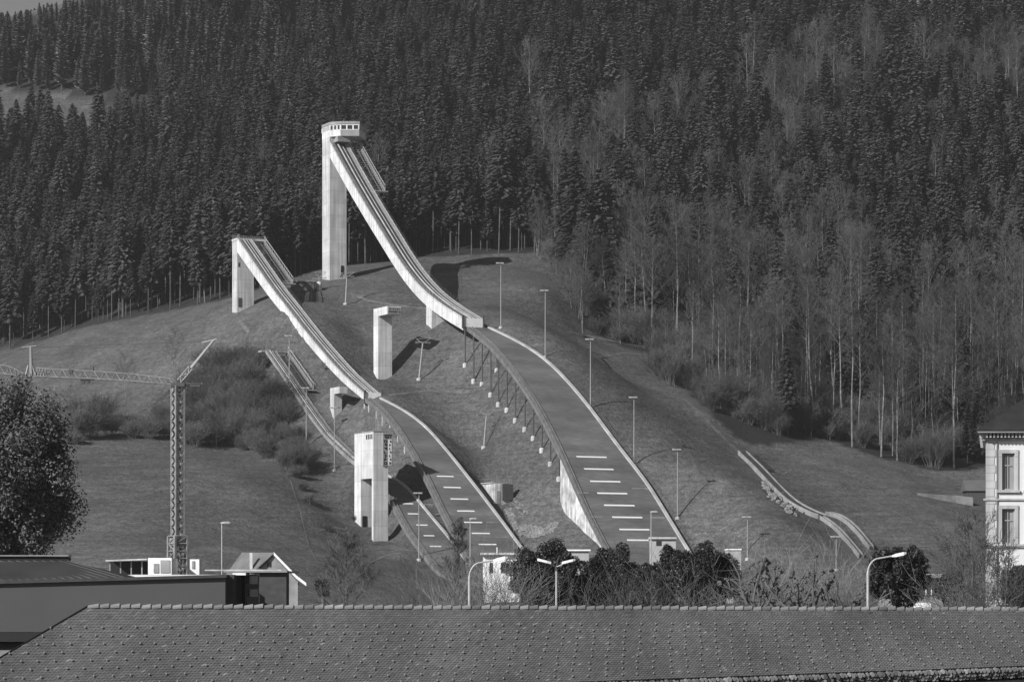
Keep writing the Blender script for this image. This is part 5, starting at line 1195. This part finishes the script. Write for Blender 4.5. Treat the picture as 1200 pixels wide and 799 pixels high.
def zone(px, py, kind):
    if kind == 'spruce':
        if px < 640 and py > 260: return 'dark spruce with bare lower trunk along the wood\'s lower edge behind the ski jump towers'
        if px < 640: return 'dark spruce in the closed forest above the ski jump towers'
        if py < 230: return 'dark spruce high on the right-hand half of the wooded slope'
        return 'dark spruce among leafless trees on the lower right wooded slope'
    if kind == 'larch': return 'pale feathery larch near the top left of the wooded slope'
    if kind == 'bare':
        if px < 640: return 'single leafless tree among the spruces behind the ski jump towers'
        if py < 250: return 'leafless tree with pale trunk high on the right of the wooded slope'
        return 'leafless pale-trunked tree in the lower right wood beyond the ski jumps'
    return 'leafless shrub along the right wood\'s lower border'
rest = {k: [] for k in groups_}
for kind, (nm, proto, cat, cap) in groups_.items():
    ids = sorted([i for i in range(len(cand)) if cand[i][0] == kind], key=lambda i: -vis[i]); pick = [i for i in ids[:cap] if vis[i] > 8]; ps = set(pick)
    for i in pick:
        _, v_, X, Y_, Z, rz, s, px, py = cand[i]
        place(nm, proto, v_, (X, Y_, Z), rz, (s, s, s*q.uniform(.95, 1.08)), zone(px, py-30, kind), cat, {'spruce': 'spruces of the wooded slope', 'larch': 'larches at the top of the slope', 'bare': 'leafless trees of the wooded slope', 'shrub': 'shrubs along the wood\'s border'}[kind], names=('stems', 'crown') if kind == 'shrub' else ('trunk', 'crown'), tilt=.02)
    rest[kind] = [i for i in ids if i not in ps]
print('trees', {k: (sum(1 for c_ in cand if c_[0] == k), len(rest[k])) for k in groups_})
# everything of the wood beyond the individually built trees: one object of instances per kind
def forest_object(name, proto, ids):
    if not ids: return
    me = bpy.data.meshes.new(name); me.vertices.add(len(ids)); me.vertices.foreach_set('co', np.array([cand[i][2:5] for i in ids], dtype=np.float32).ravel())
    for an, ty, vals in (('variant', 'INT', [cand[i][1] for i in ids]), ('turn', 'FLOAT', [cand[i][5] for i in ids]), ('size', 'FLOAT', [cand[i][6] for i in ids])):
        a = me.attributes.new(an, ty, 'POINT'); a.data.foreach_set('value', vals)
    o = bpy.data.objects.new(name, me); col.objects.link(o); o['kind'] = 'stuff'
    ng = bpy.data.node_groups.new(name, 'GeometryNodeTree'); ng.interface.new_socket('Geometry', in_out='INPUT', socket_type='NodeSocketGeometry'); ng.interface.new_socket('Geometry', in_out='OUTPUT', socket_type='NodeSocketGeometry')
    gi = ng.nodes.new('NodeGroupInput'); go = ng.nodes.new('NodeGroupOutput'); jn = ng.nodes.new('GeometryNodeJoinGeometry'); L = ng.links
    def attr(nm, ty):
        a = ng.nodes.new('GeometryNodeInputNamedAttribute'); a.data_type = ty; a.inputs['Name'].default_value = nm; return [s for s in a.outputs if s.enabled and s.name == 'Attribute'][0]
    va, tu, si = attr('variant', 'INT'), attr('turn', 'FLOAT'), attr('size', 'FLOAT')
    cx2 = ng.nodes.new('ShaderNodeCombineXYZ'); L.new(tu, cx2.inputs[2])
    obs = {}
    for o2 in bpy.data.objects:
        if o2.type == 'MESH': obs.setdefault(o2.data.name, o2)
    for k in range(len(proto)):
        cmp_ = ng.nodes.new('FunctionNodeCompare'); cmp_.data_type = 'INT'; cmp_.operation = 'EQUAL'; ins = [s for s in cmp_.inputs if s.enabled]; L.new(va, ins[0]); ins[1].default_value = k
        j2 = ng.nodes.new('GeometryNodeJoinGeometry')
        for me2 in proto[k]:
            if me2.name not in obs: continue
            oi = ng.nodes.new('GeometryNodeObjectInfo'); oi.transform_space = 'ORIGINAL'; oi.inputs[0].default_value = obs[me2.name]; L.new(oi.outputs['Geometry'], j2.inputs[0])
        ip = ng.nodes.new('GeometryNodeInstanceOnPoints'); g2i = ng.nodes.new('GeometryNodeGeometryToInstance'); L.new(j2.outputs[0], g2i.inputs[0])
        L.new(gi.outputs[0], ip.inputs['Points']); L.new(cmp_.outputs[0], ip.inputs['Selection']); L.new(g2i.outputs[0], ip.inputs['Instance']); L.new(cx2.outputs[0], ip.inputs['Rotation']); L.new(si, ip.inputs['Scale']); L.new(ip.outputs[0], jn.inputs[0])
    L.new(jn.outputs[0], go.inputs[0]); md = o.modifiers.new('scatter', 'NODES'); md.node_group = ng
    return o
forest_object('spruce_forest', SP, rest['spruce']); forest_object('larch_forest', LR, rest['larch']); forest_object('leafless_forest', BR, rest['bare']); forest_object('shrubbery', SH, rest['shrub'])
# ---------------------------------------------------------------- shrub belt on the left slope
belt = [(60, 500), (100, 492), (150, 480), (200, 470), (225, 455), (240, 430), (300, 425), (325, 455), (345, 490), (362, 530), (355, 556), (335, 560), (310, 535), (280, 528), (200, 514), (130, 508), (95, 520), (70, 520)]
q = random.Random(5); k = 0; used = []
tries = 0
while k < 110 and tries < 20000:
    tries += 1
    x, y = q.uniform(60, 365), q.uniform(425, 562)
    if not in_poly(x, y, belt): continue
    if x < 215 and y < 505 and q.random() < .85: continue
    if x > np.interp(y, [410, 446, 482, 512, 540], [311, 336, 360, 380, 411])-26: continue
    if any(math.hypot(x-a, (y-b_)*1.5) < 8.2 for a, b_ in used): continue
    used.append((x, y)); p = gnd(x, y+4); v_ = q.randrange(5)
    place('bare_shrub', SH, v_, p, q.uniform(0, 6), q.uniform(.62, 1.15), 'leafless rounded shrub in the hedge belt across the left meadow', 'shrub', 'shrub belt on the left slope', names=('stems', 'crown')); k += 1
for x, y, s, v_, lb in ((147, 490, .62, 4, 'leafless tree with sparse crown standing left of the crane mast on the slope'), (206, 470, .7, 4, 'leafless tree right behind the crane\'s slewing head'), (82, 492, .45, 5, 'thin pale dead trunk on the left meadow below the crane jib'),
                        (790, 455, .35, 3, 'round leafless tree on the open slope at the right wood\'s border')):
    place('bare_tree', BR, v_, gnd(x, y), 1., s, lb, 'bare tree', None)
for k, (x, y, s) in enumerate([(355, 575, .4), (362, 590, .5), (350, 560, .6), (384, 622, .35), (415, 611, .3)]):
    place('bare_shrub', SH, 1, gnd(x, y), k, s, ['small bush uppermost below the shrub belt', 'small bush lowest below the shrub belt', 'bush at the corner of the left meadow', 'low bush left of the portal tower', 'tiny bush against the portal tower\'s rear leg'][k], 'shrub', 'single bushes on the slope', names=('stems', 'crown'))
for k in range(14):
    x, y = q.uniform(775, 815), q.uniform(420, 462)
    place('bare_shrub', SH, q.choice([0, 2, 4]), gnd(x, min(y, np.interp(x, ex, ey)+12)), q.uniform(0, 6), q.uniform(.7, 1.2), 'leafless shrub of the thicket bulging onto the meadow right of the floodlights', 'shrub', 'thicket at the wood\'s corner', names=('stems', 'crown'))
for k in range(11):
    x, y = q.uniform(628, 690), 0; y = np.interp(x, ex, ey)+q.uniform(-2, 5)
    place('bare_tree', BR, 3, gnd(x, y), q.uniform(0, 6), q.uniform(.5, .85), 'small leafless tree at the wood\'s upper corner on the knoll', 'bare tree', 'young trees on the knoll')
# ---------------------------------------------------------------- trees of the town
def crown_tree(name, px, py_top, py_bot, Y, wpx, label, cat, m='leaves_dark', n=14000, size=.15, clumps=70, seed=1, trunk_r=.25, limbs=True, rough=.3):
    x, _, zt_ = at(px, py_top, Y); zb = at(px, py_bot, Y)[2]; zg = zt(x, Y); rx = wpx/2/F*Y/1.05; rz_ = (zt_-zb)/2/1.05
    e = thing(name, (x, Y, zg), label, cat)
    me_ = leafy(seed, (rx, rx, rz_), n, size, m, clumps, (zt_+zb)/2-zg, rough=rough)
    o = bpy.data.objects.new('crown', me_); col.objects.link(o); o.parent = e
    tb = MB(); tb.tube([(x, Y, zg-.5), (x+.1, Y, zb), (x, Y, (zb+zt_)/2)], [trunk_r*1.3, trunk_r, trunk_r*.5], 8)
    qq = random.Random(seed)
    for k in range(9):
        a = k*.7+qq.random(); z0 = zb+(zt_-zb)*qq.uniform(0, .4); tb.tube([(x, Y, z0), (x+math.cos(a)*rx*.45, Y+math.sin(a)*rx*.45, z0+rz_*.35), (x+math.cos(a)*rx*.8, Y+math.sin(a)*rx*.8, z0+rz_*.9)], [trunk_r*.45, trunk_r*.25, .03], 5)
    tb.build('trunk', M['bark'], e); return e
crown_tree('broadleaf_tree', -4, 436, 690, 232, 226, 'big dense broadleaf tree at the left border, towering over the dark metal roof', 'tree', 'leaves', 130000, .15, 420, 11, .5, rough=.24)
crown_tree('evergreen_bush', 641, 634, 724, 235, 100, 'round dark evergreen bush left of the hedge, behind the two-headed lamp', 'bush', 'leaves_dark', 60000, .11, 110, 12, rough=.26)
for k, (px, pt, w_, lb) in enumerate([(700, 650, 66, 'dark evergreen shrub at the left end of the hedge row'), (724, 638, 84, 'dark evergreen shrub second from the left in the hedge row'), (760, 652, 74, 'lowest dark evergreen shrub, at the middle of the hedge row'), (790, 637, 74, 'dark evergreen shrub third from the right in the hedge row'), (814, 631, 78, 'tallest dark evergreen shrub, second from the right in the hedge row'), (842, 640, 62, 'dark evergreen shrub at the right end of the hedge row')]):
    e = crown_tree('evergreen_shrub', px, pt, 730, 242+3*(k % 2), w_, lb, 'shrub', 'leaves_dark', 42000, .12, 90, 20+k, rough=.26); e['group'] = 'evergreen hedge row'
crown_tree('yew_tree', 1052, 628, 720, 215, 86, 'dark yew with several stems behind the curved street lamp', 'tree', 'leaves_dark', 20000, .13, 120, 31, rough=.22)
crown_tree('evergreen_shrub', 1115, 662, 716, 216, 46, 'dark low evergreen behind the pale bare tree', 'shrub', 'leaves_dark', 8000, .11, 36, 32)
crown_tree('evergreen_shrub', 1196, 658, 716, 200, 62, 'dark leafy bush in front of the light stone building', 'shrub', 'leaves_dark', 10000, .11, 40, 33)
crown_tree('evergreen_shrub', 378, 674, 700, 330, 26, 'small dark bush right of the gabled house', 'shrub', 'leaves_dark', 3000, .14, 20, 34)
def big_bare(px, pt, Y, label, seed, crown=.6, spread=.62, n1=22, n2=7, n3=5, n4=0, pale=False, lowest=.3, r0=.2, twig=.018, vis_bot=None, nm='bare_tree', cat='bare tree', grp=None):
    x, _, z = at(px, pt, Y); zg = zt(x, Y); H = z-zg
    cr_, tr_ = bare(seed, H, crown, spread, n1, n2, n3, r0, twig, lowest=lowest, pale=pale, sides=4, n4=n4)
    return place(nm, [(cr_, tr_)], 0, (x, Y, zg), seed, 1., label, cat, grp)
big_bare(404, 638, 250, 'bare tree with open dark crown left of the middle, in front of the meadow path', 41, .5, .75, 26, 8, 6, 3, lowest=.45, twig=.016)
big_bare(537, 612, 300, 'tall slender bare tree in front of the small jump\'s outrun', 42, .42, .5, 26, 8, 6, 3, lowest=.35, twig=.018)
big_bare(1138, 628, 205, 'pale spreading bare tree beside the light stone building', 43, .6, .7, 26, 8, 6, 3, pale=True, lowest=.35, r0=.16, twig=.016)
big_bare(1178, 655, 190, 'dark bare tree with curving branches in front of the stone building\'s ground floor', 44, .5, .6, 20, 7, 5, 2, lowest=.45, twig=.016)
def shrub_row(items, lab, grp, pale=True):
    for k, (px, pt, Y, w_, sd, lb) in enumerate(items):
        x, _, z = at(px, pt, Y); zg = zt(x, Y); H = z-zg; vis_h = min(H, 9.)
        hed = 680 < px < 850; c_, s_ = shrub(sd, H, w_, 12 if hed else 26, 7 if hed else 8, 4 if hed else 6, .014, pale, not hed)
        place('bare_shrub', [(c_, s_)], 0, (x, Y, zg), sd, 1., lb, 'shrub', grp, names=('stems', 'crown'))
shrub_row([(515, 664, 225, 5, 61, 'leafless shrub leftmost of the row, left of the curved lamp'), (565, 660, 222, 5.5, 62, 'pale twiggy shrub right of the curved lamp before the white hut'), (600, 668, 218, 5, 63, 'pale twiggy shrub against the round evergreen'),
           (692, 664, 226, 5, 64, 'tall upright-stemmed shrub before the evergreen hedge, left one'), (722, 660, 224, 5, 65, 'tall leafless shrub before the evergreen hedge, second one'), (752, 676, 222, 4.5, 66, 'low leafless shrub before the evergreen hedge, middle one'),
           (788, 682, 224, 5, 67, 'leafless shrub before the evergreen hedge, fourth one'), (822, 684, 222, 5, 68, 'leafless shrub before the evergreen hedge, right one'), (858, 668, 222, 5, 69, 'leafless shrub in front of the white shed'),
           (952, 648, 222, 7, 70, 'wide leafless shrub between pollarded trees and yew'), (985, 664, 218, 5, 71, 'leafless shrub left of the yew\'s lamp'), (1150, 680, 210, 4, 72, 'low shrub at the stone building\'s corner')], '', 'leafless shrubs behind the tiled roof')
def pollard(px, pt, Y, label, seed):
    """pollarded plane tree: thick crooked limbs ending in knuckles"""
    q = random.Random(seed); x, _, z = at(px, pt, Y); zg = zt(x, Y); H = z-zg; e = thing('pollarded_tree', (x, Y, zg), label, 'pollarded tree', 'pollarded trees behind the tiled roof')
    tr = MB(); cr = MB(); fk = H-4.6; tr.tube([(x, Y, zg-.4), (x+.1, Y, zg+fk*.5), (x, Y, zg+fk)], [.35, .28, .24], 8); tr.build('trunk', M['bark'], e)
    for k in range(8):
        a = k*.8+q.random()*.4; P = [Vector((x, Y, zg+fk-q.random()*.6))]; d = Vector((math.cos(a), math.sin(a)*.8, .45)); L_ = q.uniform(2.2, 4.0)
        for s in range(4): d = (d+Vector((q.gauss(0, .35), q.gauss(0, .35), .28))).normalized(); P.append(P[-1]+d*L_/3.2)
        cr.tube(P, [.11, .085, .075, .065, .07], 6)
        for b_ in range(3):
            i = q.randrange(1, 4); s0 = P[i]; d2 = (d+Vector((q.gauss(0, .7), q.gauss(0, .7), q.uniform(.1, .6)))).normalized(); e2 = s0+d2*q.uniform(.6, 1.3); cr.tube([s0, (s0+e2)/2+Vector((.05, 0, .05)), e2], [.055, .045, .06], 5)
            for kn in (e2, P[-1]):
                for u in range(3): r_ = q.uniform(.07, .13); c0 = kn+Vector((q.gauss(0, .07), q.gauss(0, .07), q.gauss(0, .06))); cr.tube([c0-Vector((0, 0, r_)), c0-Vector((0, 0, r_*.4)), c0+Vector((0, 0, r_*.5)), c0+Vector((0, 0, r_))], [r_*.3, r_, r_*.9, r_*.3], 6)
    cr.build('limbs', M['bark'], e)
pollard(889, 641, 212, 'pollarded tree with knuckled limbs just right of the white shed', 81)
pollard(912, 646, 216, 'pollarded tree with knuckled limbs, right neighbour of the first one', 82)
pollard(941, 648, 210, 'leaning pollarded tree before the wide leafless shrub', 83)
pollard(985, 650, 214, 'rightmost pollarded tree, half hidden by twigs', 84)
# ---------------------------------------------------------------- the valley's air
hz_top = float(GZ.max())+45
hb = MB(); hb.hexa([(-5200, -1600, -30), (5200, -1600, -30), (5200, 7100, -30), (-5200, 7100, -30), (-5200, -1600, hz_top), (5200, -1600, hz_top), (5200, 7100, hz_top), (-5200, 7100, hz_top)])
hm = bpy.data.materials.new('air'); hm.use_nodes = True; t_ = hm.node_tree; t_.nodes.clear(); out = t_.nodes.new('ShaderNodeOutputMaterial'); pv = t_.nodes.new('ShaderNodeVolumePrincipled')
pv.inputs['Color'].default_value = (.9, .9, .9, 1); pv.inputs['Density'].default_value = .0001; pv.inputs['Anisotropy'].default_value = .3
t_.links.new(pv.outputs[0], out.inputs['Volume'])
hz = hb.build('haze', hm); hz['kind'] = 'stuff'; hz.display_type = 'WIRE'
